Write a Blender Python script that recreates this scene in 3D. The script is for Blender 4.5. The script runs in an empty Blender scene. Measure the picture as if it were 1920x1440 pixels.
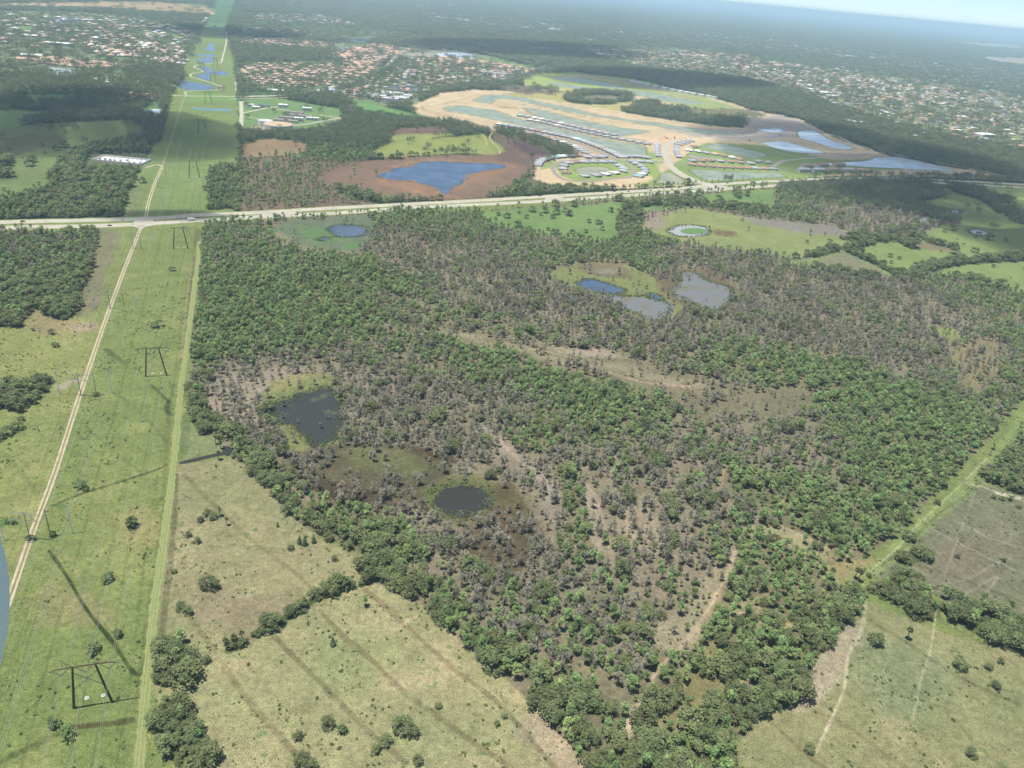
import bpy, math, random
import numpy as np
from math import radians as R
from mathutils import Matrix, Vector
random.seed(7); rng = np.random.default_rng(7)
SC = bpy.context.scene; COL = SC.collection

# ------------------------------------------------------------------ camera, sky, sun
H = 300.0                                    # flying height, metres
FPX = 1450.0; RHO = R(5.34); PIT = R(27.35)  # focal length in photo pixels, bank, pitch
D_ = np.array([0, math.cos(PIT), -math.sin(PIT)]); U0 = np.array([0, math.sin(PIT), math.cos(PIT)]); R0 = np.array([1., 0, 0])
CX = math.cos(RHO)*R0 + math.sin(RHO)*U0; CU = -math.sin(RHO)*R0 + math.cos(RHO)*U0
cam = bpy.data.objects.new('camera', bpy.data.cameras.new('camera')); COL.objects.link(cam); SC.camera = cam
m = Matrix.Identity(4)
for i in range(3): m[i][0] = CX[i]; m[i][1] = CU[i]; m[i][2] = -D_[i]
m[2][3] = H; cam.matrix_world = m
cam.data.sensor_width = 36; cam.data.lens = FPX/1920*36; cam.data.clip_start = 0.5; cam.data.clip_end = 200000

SUN_EL = R(77); SUN_AZ = np.array([-0.94, -0.34])        # direction on the ground towards the sun
SV = np.array([SUN_AZ[0]*math.cos(SUN_EL), SUN_AZ[1]*math.cos(SUN_EL), math.sin(SUN_EL)]); SV /= np.linalg.norm(SV)
w = bpy.data.worlds.new('World'); SC.world = w; w.use_nodes = True
bg = w.node_tree.nodes['Background']; sk = w.node_tree.nodes.new('ShaderNodeTexSky'); sk.sky_type = 'NISHITA'
sk.sun_disc = False; sk.sun_elevation = SUN_EL; sk.sun_rotation = math.atan2(SUN_AZ[0], SUN_AZ[1]); sk.dust_density = 0.0; sk.ozone_density = 5.0
sk.air_density = 0.6; sk.altitude = 300; bg.inputs[1].default_value = 0.09
w.node_tree.links.new(sk.outputs[0], bg.inputs[0])
sl = bpy.data.lights.new('sun', 'SUN'); sl.energy = 4.5; sl.angle = R(0.5); sl.color = (1, .965, .9)
sl.color = (1, .95, .86); so = bpy.data.objects.new('sun', sl); COL.objects.link(so)
so.rotation_euler = Vector(-SV).to_track_quat('-Z', 'Y').to_euler()
SC.view_settings.view_transform = 'Standard'; SC.view_settings.look = 'None'; SC.view_settings.exposure = 0.74; SC.view_settings.gamma = 1
SC.cycles.max_bounces = 4; SC.cycles.diffuse_bounces = 2; SC.cycles.volume_bounces = 1; SC.cycles.transparent_max_bounces = 8
KALB = 2.12                                  # sunlit display value / albedo

# ------------------------------------------------------------------ helpers
def G(x, y, z=0.0):
    """ground point seen at a photo position"""
    v = D_*FPX + CX*(x-960) - CU*(y-720); s = (z-H)/v[2]
    return np.array([v[0]*s, v[1]*s, z])
def GA(a, z=0.0):
    a = np.asarray(a, float); v = D_[None]*FPX + CX[None]*(a[:, :1]-960) - CU[None]*(a[:, 1:2]-720)
    v = v*((z-H)/np.minimum(v[:, 2:3], -1e-3)); v[:, 2] = z; return v
def PXY(w):
    q = w-np.array([0, 0, H]); d = np.maximum(q@D_, 1e-3)
    return np.stack([960+FPX*(q@CX)/d, 720-FPX*(q@CU)/d], 1)
def lin(c):
    c = np.asarray(c, float)/255.; return np.where(c < .04, c/12.92, ((c+.055)/1.055)**2.4)
def alb(c): return np.clip(lin(c)/KALB, 0, .85)
def h2(ix, iy, s):
    n = (ix*374761393 + iy*668265263 + s*974711) & 0xffffffff
    n = ((n ^ (n >> 13))*1274126177) & 0xffffffff
    return ((n ^ (n >> 16)) & 0xffff)/65535.
def vn(x, y, s=0):
    ix = np.floor(x).astype(np.int64); iy = np.floor(y).astype(np.int64); fx = x-ix; fy = y-iy
    fx = fx*fx*(3-2*fx); fy = fy*fy*(3-2*fy)
    a = h2(ix, iy, s); b = h2(ix+1, iy, s); c = h2(ix, iy+1, s); d = h2(ix+1, iy+1, s)
    return (a*(1-fx)+b*fx)*(1-fy)+(c*(1-fx)+d*fx)*fy
def fbm(x, y, s=0, o=4):
    t = 0; a = .5; n = 0
    for i in range(o): t = t+a*vn(x, y, s+i); n += a; a *= .5; x = x*2.03+17.1; y = y*2.03+5.3
    return t/n
def inpoly(px, pg):
    pg = np.asarray(pg, float); x = px[:, 0]; y = px[:, 1]; r = np.zeros(len(px), bool)
    bb = (x >= pg[:, 0].min()) & (x <= pg[:, 0].max()) & (y >= pg[:, 1].min()) & (y <= pg[:, 1].max())
    id_ = np.nonzero(bb)[0]
    if not len(id_): return r
    x = x[id_]; y = y[id_]; q = np.zeros(len(id_), bool); n = len(pg)
    for i in range(n):
        x1, y1 = pg[i]; x2, y2 = pg[(i+1) % n]
        if y1 == y2: continue
        q ^= ((y1 > y) != (y2 > y)) & (x < (x2-x1)*(y-y1)/(y2-y1)+x1)
    r[id_] = q; return r
def ell(cx, cy, rx, ry, n=28, tilt=0):
    return [(cx+rx*math.cos(a)*math.cos(tilt)-ry*math.sin(a)*math.sin(tilt), cy+ry*math.sin(a)*math.cos(tilt)+rx*math.cos(a)*math.sin(tilt)) for a in [2*math.pi*i/n for i in range(n)]]
def seg_dist(p, line):
    d = np.full(len(p), 1e9)
    for a, b in zip(line[:-1], line[1:]):
        ab = b-a; t = np.clip(((p-a)@ab)/(ab@ab+1e-9), 0, 1); q = a+t[:, None]*ab
        d = np.minimum(d, np.hypot(p[:, 0]-q[:, 0], p[:, 1]-q[:, 1]))
    return d

def mat(name, col=None, rough=.9, nodes=None, spec=.2, metal=0):
    M = bpy.data.materials.new(name); M.use_nodes = True; b = M.node_tree.nodes['Principled BSDF']
    b.inputs['Roughness'].default_value = rough; b.inputs['Specular IOR Level'].default_value = spec; b.inputs['Metallic'].default_value = metal
    if col is not None: b.inputs['Base Color'].default_value = (*col, 1)
    if nodes: nodes(M.node_tree.nodes, M.node_tree.links, b)
    return M
def noisecol(ca, cb, scale, detail=4, p0=.35, p1=.65, rnd=0.0, c3=None, s3=0):
    """two tones mixed by noise; rnd adds a per-object tone shift"""
    def f(N, L, b):
        tc = N.new('ShaderNodeTexCoord'); n = N.new('ShaderNodeTexNoise'); n.inputs['Scale'].default_value = scale; n.inputs['Detail'].default_value = detail
        L.new(tc.outputs['Object'], n.inputs['Vector']); r = N.new('ShaderNodeValToRGB'); r.color_ramp.elements[0].position = p0; r.color_ramp.elements[1].position = p1
        r.color_ramp.elements[0].color = (*ca, 1); r.color_ramp.elements[1].color = (*cb, 1); L.new(n.outputs['Fac'], r.inputs[0]); out = r.outputs[0]
        if rnd:
            oi = N.new('ShaderNodeObjectInfo'); hs = N.new('ShaderNodeHueSaturation')
            mr = N.new('ShaderNodeMapRange'); mr.inputs['To Min'].default_value = 1-rnd; mr.inputs['To Max'].default_value = 1+rnd; L.new(oi.outputs['Random'], mr.inputs[0]); L.new(mr.outputs[0], hs.inputs['Value'])
            m2 = N.new('ShaderNodeMath'); m2.operation = 'MULTIPLY'; m2.inputs[1].default_value = 7.3; L.new(oi.outputs['Random'], m2.inputs[0]); m3 = N.new('ShaderNodeMath'); m3.operation = 'FRACT'; L.new(m2.outputs[0], m3.inputs[0])
            mh = N.new('ShaderNodeMapRange'); mh.inputs['To Min'].default_value = .5-rnd*.07; mh.inputs['To Max'].default_value = .5+rnd*.05; L.new(m3.outputs[0], mh.inputs[0]); L.new(mh.outputs[0], hs.inputs['Hue'])
            L.new(out, hs.inputs['Color']); out = hs.outputs[0]
        L.new(out, b.inputs['Base Color'])
    return f
def mkmesh(name, V, F, mats=(), mi=None, smooth=False):
    me = bpy.data.meshes.new(name); V = np.asarray(V, np.float32); F = np.asarray(F)
    if F.ndim == 2 and len(F):
        k = F.shape[1]; me.vertices.add(len(V)); me.vertices.foreach_set('co', V.ravel()); me.loops.add(F.size); me.loops.foreach_set('vertex_index', F.ravel().astype(np.int32))
        me.polygons.add(len(F)); me.polygons.foreach_set('loop_start', np.arange(0, F.size, k, dtype=np.int32)); me.update(calc_edges=True)
    else: me.from_pydata([tuple(map(float, v)) for v in V], [], [tuple(int(j) for j in f) for f in F])
    for q in mats: me.materials.append(q)
    if mi is not None: me.polygons.foreach_set('material_index', np.asarray(mi, np.int32))
    if smooth: me.polygons.foreach_set('use_smooth', np.ones(len(me.polygons), bool))
    return me
def obj(name, me, parent=None, loc=(0, 0, 0), rz=0., sc=1.):
    o = bpy.data.objects.new(name, me); COL.objects.link(o); o.location = loc; o.rotation_euler = (0, 0, rz)
    o.scale = (sc, sc, sc) if not hasattr(sc, '__len__') else sc
    if parent: o.parent = parent
    return o
def tag(o, label=None, cat=None, group=None, kind=None):
    for k, v in (('label', label), ('category', cat), ('group', group), ('kind', kind)):
        if v: o[k] = v
    return o
def thing(name, label, cat, loc=(0, 0, 0), rz=0., group=None, sc=1.):
    return tag(obj(name, None, None, loc, rz, sc), label, cat, group)
class MB:
    def __init__(s): s.v = []; s.f = []; s.m = []
    def box(s, x0, x1, y0, y1, z0, z1, m=0):
        n = len(s.v); s.v += [(x, y, z) for x in (x0, x1) for y in (y0, y1) for z in (z0, z1)]
        s.f += [tuple(n+i for i in q) for q in ((0, 1, 3, 2), (4, 6, 7, 5), (0, 4, 5, 1), (2, 3, 7, 6), (0, 2, 6, 4), (1, 5, 7, 3))]; s.m += [m]*6
    def tube(s, a, b, r0, r1=None, k=6, m=0):
        a = np.array(a, float); b = np.array(b, float); r1 = r0 if r1 is None else r1; d = b-a; d /= np.linalg.norm(d)+1e-12
        u = np.cross(d, (0, 0, 1.)) if abs(d[2]) < .9 else np.cross(d, (1., 0, 0)); u /= np.linalg.norm(u); v = np.cross(d, u); n = len(s.v)
        for c, r in ((a, r0), (b, r1)):
            for i in range(k): t = 2*math.pi*i/k; s.v.append(tuple(c+r*(math.cos(t)*u+math.sin(t)*v)))
        s.f += [(n+i, n+(i+1) % k, n+k+(i+1) % k, n+k+i) for i in range(k)]+[tuple(n+i for i in range(k))[::-1], tuple(n+k+i for i in range(k))]; s.m += [m]*(k+2)
    def poly(s, pts, m=0): n = len(s.v); s.v += [tuple(p) for p in pts]; s.f.append(tuple(range(n, n+len(pts)))); s.m.append(m)
    def mesh(s, name, mats, smooth=False):
        me = bpy.data.meshes.new(name); me.from_pydata(s.v, [], s.f)
        for q in mats: me.materials.append(q)
        me.polygons.foreach_set('material_index', s.m)
        if smooth: me.polygons.foreach_set('use_smooth', [True]*len(s.f))
        return me
def smooth_line(pts, step=None, n=8):
    p = np.asarray(pts, float); out = []
    for i in range(len(p)-1):
        p0 = p[max(i-1, 0)]; p1 = p[i]; p2 = p[i+1]; p3 = p[min(i+2, len(p)-1)]
        for t in np.linspace(0, 1, n, endpoint=False):
            out.append(.5*((2*p1)+(-p0+p2)*t+(2*p0-5*p1+4*p2-p3)*t*t+(-p0+3*p1-3*p2+p3)*t**3))
    out.append(p[-1]); return np.array(out)
def ribbon(name, line, offs, width, z, M, jit=0.0):
    """strip of ground along a world polyline; offs shifts it sideways"""
    p = line[:, :2]; t = np.gradient(p, axis=0); t /= np.linalg.norm(t, axis=1)[:, None]+1e-9; nrm = np.stack([-t[:, 1], t[:, 0]], 1)
    w_ = width/2*(1+jit*(rng.random(len(p))-.5))[:, None] if jit else width/2
    a = p+nrm*(offs+0)-nrm*w_; b = p+nrm*offs+nrm*w_; n = len(p)
    V = np.concatenate([np.c_[a, np.full(n, z)], np.c_[b, np.full(n, z)]]); F = [(i, i+1, n+i+1, n+i) for i in range(n-1)]
    return mkmesh(name, V, F, [M])
def fill(name, pxy, z, M, jit=.35, sub=5, smooth=True):
    """flat sheet with an uneven outline"""
    w_ = GA(pxy, z)[:, :2]; w_ = smooth_line(np.vstack([w_, w_[:1]]), n=sub)[:-1] if smooth else w_
    c = w_.mean(0); d = np.hypot(*(w_-c).T)[:, None]; nz = fbm(w_[:, :1]*.05, w_[:, 1:]*.05, 3, 3)-.5
    w_ = w_+(w_-c)/np.maximum(d, 1)*nz*jit*np.minimum(d, 40)*.5
    me = bpy.data.meshes.new(name); me.from_pydata([(x, y, z) for x, y in w_], [], [tuple(range(len(w_)))]); me.materials.append(M); return me

# ------------------------------------------------------------------ what grows where (photo outlines carried onto the ground plane)
# (outline, ground colour as seen in sun, tree density, share of green trees, share of oaks, share of shrubs, edge roughness in metres)
Z = []
def zone(pg, rgb=None, d=0., g=.8, oak=0., bush=0., wob=5., palm=0.):
    if rgb and len(Z) > 62 and rgb[0]-rgb[1] > 10: rgb = (rgb[0]-4, int(rgb[1]+(rgb[0]-rgb[1])*.25), rgb[2])
    Z.append((pg, rgb, d, g, oak, bush, wob, palm))
zone([(-600, 431), (-600, -300), (2600, -300), (2600, 352), (1920, 345), (1500, 337), (1280, 352), (1000, 372), (640, 392), (0, 420)], (70, 88, 62), .97, .75, .45, 0, 0)
# north-west meadows and belts
zone([(-300, 240), (60, 232), (250, 225), (272, 240), (262, 262), (190, 272), (130, 290), (100, 310), (95, 345), (40, 368), (-300, 392)], (125, 142, 92), .02, .8, .8, .3)
zone([(0, 262), (50, 250), (110, 258), (100, 275), (30, 290), (0, 290)], (118, 118, 88), .01, .8, .8, .3)
zone([(-80, 300), (20, 300), (20, 335), (-80, 340)], (80, 100, 60), .5, .9, 1)
zone([(-300, 205), (60, 207), (112, 214), (60, 227), (0, 241), (-300, 250)], (125, 155, 100), .01, .8, 1)
zone([(30, 186), (60, 176), (130, 176), (155, 185), (120, 195), (40, 196)], (115, 150, 95), .02, .8, 1)
zone([(0, 118), (60, 122), (90, 135), (40, 140), (0, 135)], (120, 140, 95), .1)
zone([(262, 215), (280, 195), (310, 185), (300, 222), (285, 222)], (120, 155, 95), .05)
zone([(165, 288), (285, 288), (290, 316), (165, 318)], (112, 122, 86), 0, .9, 1, 0, 1)
zone([(682, 172), (780, 172), (785, 198), (682, 198)], (150, 160, 130), .06, .9, 1, 0, 1)
# power line corridor north of the highway
zone([(232, 412), (238, 375), (250, 342), (262, 320), (276, 290), (300, 262), (312, 215), (318, 190), (345, 120), (370, 75), (378, 55), (425, 55), (440, 110), (446, 190), (447, 280), (442, 398)], (136, 155, 97), .003, .9, 1, .5, 1)
zone([(378, 56), (395, 22), (405, 0), (412, -12), (432, -12), (442, 0), (428, 56)], (115, 150, 105), .01, .9, 0, 0, 2)
zone([(335, 5), (400, 8), (398, 14), (330, 12)], (130, 160, 110), .05)
zone([(340, 190), (446, 190), (446, 180), (350, 172)], (130, 162, 95), 0, .9, 1, .5, 1)
zone([(238, 405), (245, 380), (258, 345), (268, 345), (262, 380), (258, 405)], (135, 138, 98), .04)
zone([(392, 318), (437, 313), (443, 391), (389, 394)], (80, 90, 60), .95, .8, .3, 0, 2)
zone([(250, 120), (300, 125), (340, 122), (340, 150), (300, 162), (235, 150)], (70, 90, 60), 1, .9, 1)
# north, centre
zone([(447, 272), (480, 262), (560, 262), (583, 275), (560, 290), (447, 298)], (158, 138, 108), .02, .7)
zone([(447, 298), (560, 290), (640, 300), (690, 300), (620, 345), (660, 372), (720, 380), (640, 388), (450, 397)], (132, 118, 100), .55, .65, 0, 0, 8)
zone([(598, 332), (640, 318), (690, 302), (720, 295), (860, 290), (960, 292), (1012, 300), (990, 330), (940, 365), (870, 372), (800, 377), (720, 374), (660, 352), (600, 347)], (142, 120, 102), .012, .8, 0, .3, 8)
zone([(718, 345), (712, 325), (770, 300), (860, 298), (960, 306), (955, 322), (890, 345), (845, 368), (795, 365)], (160, 128, 104), 0, .8, 0, .3, 8)
zone([(920, 245), (950, 242), (1050, 270), (1062, 290), (1000, 312), (930, 302), (945, 290), (935, 262)], (128, 108, 98), .02, .8, 0, .3, 4)
zone([(955, 268), (1000, 262), (1045, 275), (1030, 290), (990, 288)], (100, 84, 84), .0, .8, 0, .3, 4)
zone([(690, 285), (740, 264), (790, 262), (850, 257), (905, 250), (935, 268), (945, 284), (925, 291), (870, 287), (700, 296)], (158, 168, 98), .015, .8, 0, .2, 2)
zone([(560, 252), (640, 226), (700, 220), (850, 220), (832, 240), (760, 247), (742, 262), (700, 282), (680, 300), (620, 302), (590, 280)], (90, 100, 68), .95, .85)
zone([(742, 242), (835, 238), (850, 252), (790, 260), (745, 258)], (132, 112, 98), .1, .8)
zone([(720, 256), (760, 252), (850, 250), (850, 256), (790, 262), (735, 264)], (158, 168, 98), 0)
zone([(990, 322), (1040, 300), (1075, 335), (1160, 345), (1060, 352), (940, 368), (925, 362), (975, 338)], (110, 112, 82), .85, .85, .2, .1)
zone([(985, 340), (1010, 330), (1060, 345), (1060, 350), (1000, 355)], (125, 122, 92), .15, .7, 0, .8)
zone([(448, 190), (500, 180), (640, 205), (642, 235), (560, 252), (448, 250)], (128, 158, 102), .02, .9, 1, 0, 2)
zone([(640, 192), (690, 186), (720, 200), (775, 212), (880, 222), (840, 232), (760, 224), (680, 214)], (122, 162, 100), .01, .9, 1)
zone([(448, 118), (640, 114), (640, 165), (560, 168), (450, 165)], (125, 155, 105), .2, .9, 1)
zone([(450, 168), (560, 168), (640, 160), (640, 178), (450, 184)], (110, 145, 95), .45, .9, 1)
# the new development
zone([(768, 200), (827, 174), (890, 168), (945, 170), (1000, 172), (975, 152), (1010, 138), (1080, 136), (1200, 150), (1380, 195), (1400, 204), (1450, 214), (1500, 224), (1560, 256), (1650, 288), (1750, 308), (1925, 338), (1780, 333), (1613, 330), (1497, 333), (1340, 341), (1280, 348), (1180, 354), (1060, 352), (1000, 336), (1003, 310), (1055, 296), (1080, 285), (1045, 265), (950, 240), (920, 247), (890, 240), (860, 232), (785, 214)], (222, 202, 166), 0, .8, 0, 0, 1)
zone([(975, 152), (1010, 138), (1080, 136), (1200, 150), (1300, 176), (1395, 205), (1300, 203), (1200, 180), (1100, 168), (1000, 165)], (172, 190, 112), 0, .8, 0, 0, 1)
zone([(1035, 142), (1100, 139), (1200, 156), (1300, 184), (1295, 188), (1200, 164), (1100, 146)], (196, 192, 140), 0, .8, 0, 0, 1)
zone([(930, 176), (1100, 166), (1200, 190), (1300, 212), (1400, 228), (1378, 240), (1250, 222), (1150, 207), (1050, 190)], (190, 184, 118), 0, .8, 0, 0, 1)
zone([(1195, 198), (1400, 205), (1440, 215), (1400, 235), (1300, 222), (1180, 212)], (132, 132, 98), .03, .8, 1)
zone([(935, 160), (1010, 158), (1045, 165), (1040, 175), (1000, 178), (955, 172)], (128, 118, 100), .12, .7, 1)
zone(ell(1122, 184, 68, 12), (70, 90, 60), .9, .8, .5, 0, 1); zone(ell(1128, 185, 42, 6.5), (140, 134, 108), .02, .8, .5, 0, 1)
zone(ell(1214, 198, 25, 7), (60, 80, 55), 1, .8, .4, 0, 1)
zone([(1160, 206), (1195, 202), (1290, 203), (1290, 210), (1230, 212), (1300, 218), (1395, 224), (1396, 240), (1330, 236), (1240, 222), (1180, 213)], (75, 92, 68), .85, .8, .8, 0, 1)
zone([(1190, 352), (1232, 332), (1275, 300), (1300, 276), (1330, 268), (1440, 272), (1560, 300), (1640, 298), (1700, 318), (1590, 322), (1500, 335), (1340, 342)], (150, 172, 104), 0, .8, 0, 0, 1)
zone([(1170, 258), (1200, 252), (1290, 250), (1400, 248), (1330, 262), (1275, 268), (1240, 271), (1200, 264)], (232, 208, 174), 0, .8, 0, 0, 1)
zone([(1228, 235), (1320, 241), (1400, 244), (1395, 232), (1460, 214), (1500, 226), (1540, 252), (1420, 264), (1330, 258), (1290, 254)], (190, 180, 168), 0, .8, 0, 0, 3)
zone([(1070, 300), (1130, 298), (1215, 298), (1232, 310), (1240, 330), (1190, 345), (1060, 345), (1010, 322), (1020, 305)], (158, 180, 104), 0, .8, 0, 0, 1)
zone([(1095, 345), (1140, 336), (1185, 330), (1225, 330), (1215, 341), (1150, 348), (1045, 342), (1005, 320), (1040, 314), (1052, 330)], (226, 202, 164), 0, .8, 0, 0, 1)
zone([(1205, 275), (1240, 300), (1240, 308), (1206, 306)], (150, 178, 104), 0); zone([(925, 240), (1000, 240), (1110, 262), (1208, 298), (1110, 300), (1060, 290), (1000, 262)], (196, 180, 150), 0, .8, 0, 0, 1)
zone([(965, 213), (990, 205), (1100, 240), (1160, 256), (1215, 262), (1210, 275), (1110, 258), (1000, 230)], (198, 184, 152), 0, .8, 0, 0, 1)
zone([(915, 247), (950, 243), (1010, 262), (1060, 278), (1085, 297), (1050, 297), (1000, 272), (940, 254)], (110, 110, 80), .75, .85, 0, 0, 1)
# suburbs: lawns with shade trees
zone([(-300, 160), (-300, 20), (100, 20), (250, 28), (375, 58), (368, 90), (350, 112), (345, 125), (300, 125), (250, 120), (235, 152), (120, 140), (90, 135)], (138, 152, 116), .33, .8, 1)
zone([(-300, 158), (100, 140), (240, 152), (345, 158), (320, 175), (170, 172), (-300, 178)], (105, 128, 92), .75, .8, 1)
zone([(450, 22), (600, 24), (680, 50), (760, 62), (700, 76), (600, 70), (450, 62)], (120, 138, 105), .35, .8, 1)
zone([(450, 68), (600, 78), (660, 84), (640, 96), (450, 84)], (140, 150, 120), .25, .8, 1)
zone([(620, 80), (700, 80), (790, 92), (760, 100), (728, 112), (690, 140), (640, 160), (560, 166), (450, 158), (450, 120), (560, 118), (640, 112)], (135, 145, 112), .25, .8, 1)
zone([(640, 165), (735, 130), (760, 108), (900, 100), (1015, 130), (1012, 140), (960, 156), (880, 160), (800, 178), (690, 190), (640, 185)], (128, 142, 108), .34, .8, 1)
zone([(800, 20), (1100, 35), (1300, 60), (1500, 80), (1920, 130), (1920, 190), (1500, 130), (1200, 90), (900, 55), (790, 40)], (115, 138, 115), .6, .8, 1)
zone([(1080, 88), (1300, 90), (1500, 120), (1920, 180), (2100, 200), (2100, 330), (1920, 285), (1700, 240), (1560, 195), (1460, 165), (1350, 140), (1180, 125)], (150, 162, 120), .28, .8, 1)
zone([(735, 108), (760, 98), (850, 94), (900, 100), (940, 112), (860, 104), (800, 108)], (165, 170, 150), .03)
zone([(900, 103), (1000, 125), (980, 133), (880, 115)], (140, 165, 110), .05)
zone([(275, 58), (360, 66), (345, 72), (270, 68)], (135, 170, 105), .02); zone([(10, 50), (70, 48), (60, 58), (10, 58)], (135, 170, 105), .02); zone([(1280, 103), (1335, 104), (1330, 110), (1280, 109)], (140, 180, 110), .02)
zone([(1845, 106), (1920, 108), (2000, 118), (1920, 122), (1850, 114)], (190, 185, 160), 0); zone([(1770, 76), (1920, 85), (1920, 92), (1850, 88)], (170, 175, 150), .1)
zone([(200, 3), (300, 3), (395, 14), (398, 26), (370, 28), (300, 24), (180, 16), (-100, 12), (-100, 8)], (205, 170, 135), .1)
# south: open range west of the track
zone([(120, 432), (190, 428), (228, 430), (215, 480), (185, 570), (150, 600), (140, 560), (165, 500)], (138, 136, 104), 0, .8, 0, 0, 4)
zone([(-300, 560), (60, 575), (150, 595), (195, 610), (150, 740), (60, 1000), (-100, 1300), (-300, 1200)], (151, 158, 99), 0, .8, 0, 0, 3)
zone([(60, 580), (110, 585), (165, 610), (150, 625), (70, 620), (40, 600)], (164, 146, 112), 0, .8, 0, 0, 8); zone([(120, 610), (180, 600), (185, 610), (150, 625)], (175, 155, 130), 0, .8, 0, 0, 4)
zone([(95, 725), (150, 705), (152, 712), (110, 732)], (185, 170, 145), 0, .8, 0, 0, 3)
zone([(60, 1130), (110, 1080), (170, 1120), (210, 1180), (150, 1180), (90, 1170)], (160, 158, 108), 0, .8, 0, 0, 14)
zone([(180, 960), (240, 940), (280, 990), (270, 1040), (200, 1010)], (164, 162, 108), 0, .8, 0, 0, 16)
# fields A and B
zone([(337, 868), (430, 858), (520, 930), (600, 1010), (680, 1045), (692, 1090), (560, 1140), (430, 1222), (310, 1300), (285, 1300), (300, 1100), (322, 900)], (163, 160, 120), 0, .8, 0, 0, 2)
zone([(425, 1225), (560, 1142), (700, 1092), (800, 1130), (1000, 1310), (1110, 1460), (340, 1500), (290, 1300)], (170, 168, 124), 0, .8, 0, 0, 2)
zone([(360, 1080), (520, 1120), (560, 1145), (440, 1210), (340, 1160)], (161, 151, 120), 0, .8, 0, 0, 12)
zone([(640, 1180), (760, 1200), (720, 1300), (600, 1280), (560, 1220)], (162, 167, 118), 0, .8, 0, 0, 18)
zone([(1000, 1320), (1060, 1370), (1110, 1450), (1040, 1450), (960, 1360)], (190, 168, 142), 0, .8, 0, 0, 8)
zone([(660, 1040), (690, 1095), (735, 1110), (700, 1040)], (176, 152, 128), 0, .8, 0, 0, 5)
zone([(340, 780), (400, 820), (430, 850), (345, 865)], (142, 152, 108), 0, .8, 0, 0, 3)
# east fields
zone([(1610, 1120), (1780, 1190), (2300, 1330), (2300, 1700), (1370, 1700), (1375, 1400), (1420, 1340), (1500, 1330), (1530, 1240), (1612, 1150)], (157, 157, 114), 0, .8, 0, 0, 2)
zone([(1650, 1180), (1800, 1230), (1780, 1330), (1700, 1370), (1600, 1330), (1600, 1240)], (150, 156, 116), 0, .8, 0, 0, 18)
zone([(1610, 1150), (1625, 1200), (1570, 1280), (1500, 1340), (1460, 1330), (1530, 1240)], (184, 164, 142), 0, .8, 0, 0, 6)
zone([(1820, 905), (2300, 1010), (2300, 1260), (1920, 1160), (1780, 1135), (1730, 1090), (1630, 1082), (1700, 1010)], (132, 134, 106), 0, .8, 0, 0, 1)
zone([(1700, 1040), (1760, 980), (1900, 1020), (1850, 1080)], (140, 128, 108), 0, .8, 0, 0, 18)
zone([(1920, 800), (1920, 940), (1815, 900), (1870, 830)], (130, 138, 98), .2)
NWOODS = len(Z)
WOOD = [(385, 416), (500, 412), (700, 396), (905, 395), (1460, 350), (1560, 342), (2300, 352), (2300, 400), (1990, 690), (1925, 742), (1868, 805), (1808, 872), (1744, 934), (1684, 1000), (1640, 1030), (1580, 1068), (1560, 1095), (1612, 1110), (1612, 1150), (1525, 1240), (1500, 1320), (1420, 1340), (1380, 1390), (1365, 1700), (1100, 1700), (1110, 1440), (1040, 1370), (1000, 1318), (870, 1210), (800, 1140), (730, 1105), (680, 1080), (690, 1045), (600, 1005), (545, 970), (500, 915), (440, 862), (425, 840), (400, 815), (350, 775), (360, 700), (355, 640), (372, 480)]
zone(WOOD, (150, 134, 112), -1, 0, 0, 0, 1)
# clearings inside the wood
zone([(905, 396), (1205, 376), (1450, 352), (1458, 392), (1300, 384), (1205, 398), (1180, 425), (1140, 452), (1060, 446), (960, 430), (905, 420)], (128, 155, 96), .05, .9, .6, .7, 4)
zone([(1198, 402), (1290, 390), (1400, 407), (1500, 418), (1600, 433), (1628, 450), (1600, 470), (1482, 484), (1400, 470), (1290, 459), (1230, 447), (1200, 428)], (150, 160, 104), .015, .5, .3, .3, 4)
zone([(1198, 402), (1262, 393), (1250, 412), (1235, 436), (1204, 428)], (165, 146, 130), .12, .1, 0, 0, 4)
zone([(1385, 404), (1450, 410), (1560, 424), (1605, 440), (1500, 436), (1420, 422)], (150, 146, 134), 0, .5, 0, 0, 5)
zone([(1330, 436), (1378, 433), (1375, 441), (1340, 443)], (128, 104, 82), 0)
zone([(1626, 450), (1700, 438), (1795, 420), (1770, 398), (1705, 388), (1725, 346), (2300, 350), (2300, 560), (1920, 552), (1870, 536), (1780, 515), (1680, 522), (1600, 512), (1530, 508), (1480, 490), (1600, 472)], (143, 160, 100), .02, .6, .8, .4, 4)
zone([(1530, 488), (1600, 472), (1672, 520), (1540, 508)], (142, 142, 112), .0); zone([(1700, 448), (1770, 452), (1780, 472), (1730, 468)], (138, 132, 104), 0)
zone([(1562, 342), (1672, 336), (1760, 358), (1772, 371), (1700, 380), (1792, 412), (1778, 416), (1720, 400), (1690, 387), (1640, 380), (1600, 362)], (60, 72, 58), 1, .5, .7, 0, 3)
zone([(1768, 346), (1832, 355), (1872, 375), (1905, 378), (1862, 386), (1925, 406), (2000, 425), (1920, 422), (1868, 396), (1838, 374), (1780, 357)], (60, 80, 60), 1, .9, 1, 0, 3)
zone([(505, 432), (540, 412), (690, 404), (700, 420), (690, 462), (650, 474), (560, 470), (520, 455)], (120, 134, 106), .03, .1, 0, 0, 4)
zone([(510, 440), (540, 465), (660, 482), (690, 472), (650, 470), (560, 460), (525, 435)], (150, 138, 112), .1, .1, 0, 0, 3)
zone([(560, 430), (620, 425), (640, 450), (580, 452)], (116, 146, 96), .0, .1, 0, 0, 6); zone([(640, 455), (680, 452), (685, 462), (640, 466)], (112, 150, 92), .0, .1, 0, 0, 4)
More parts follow.
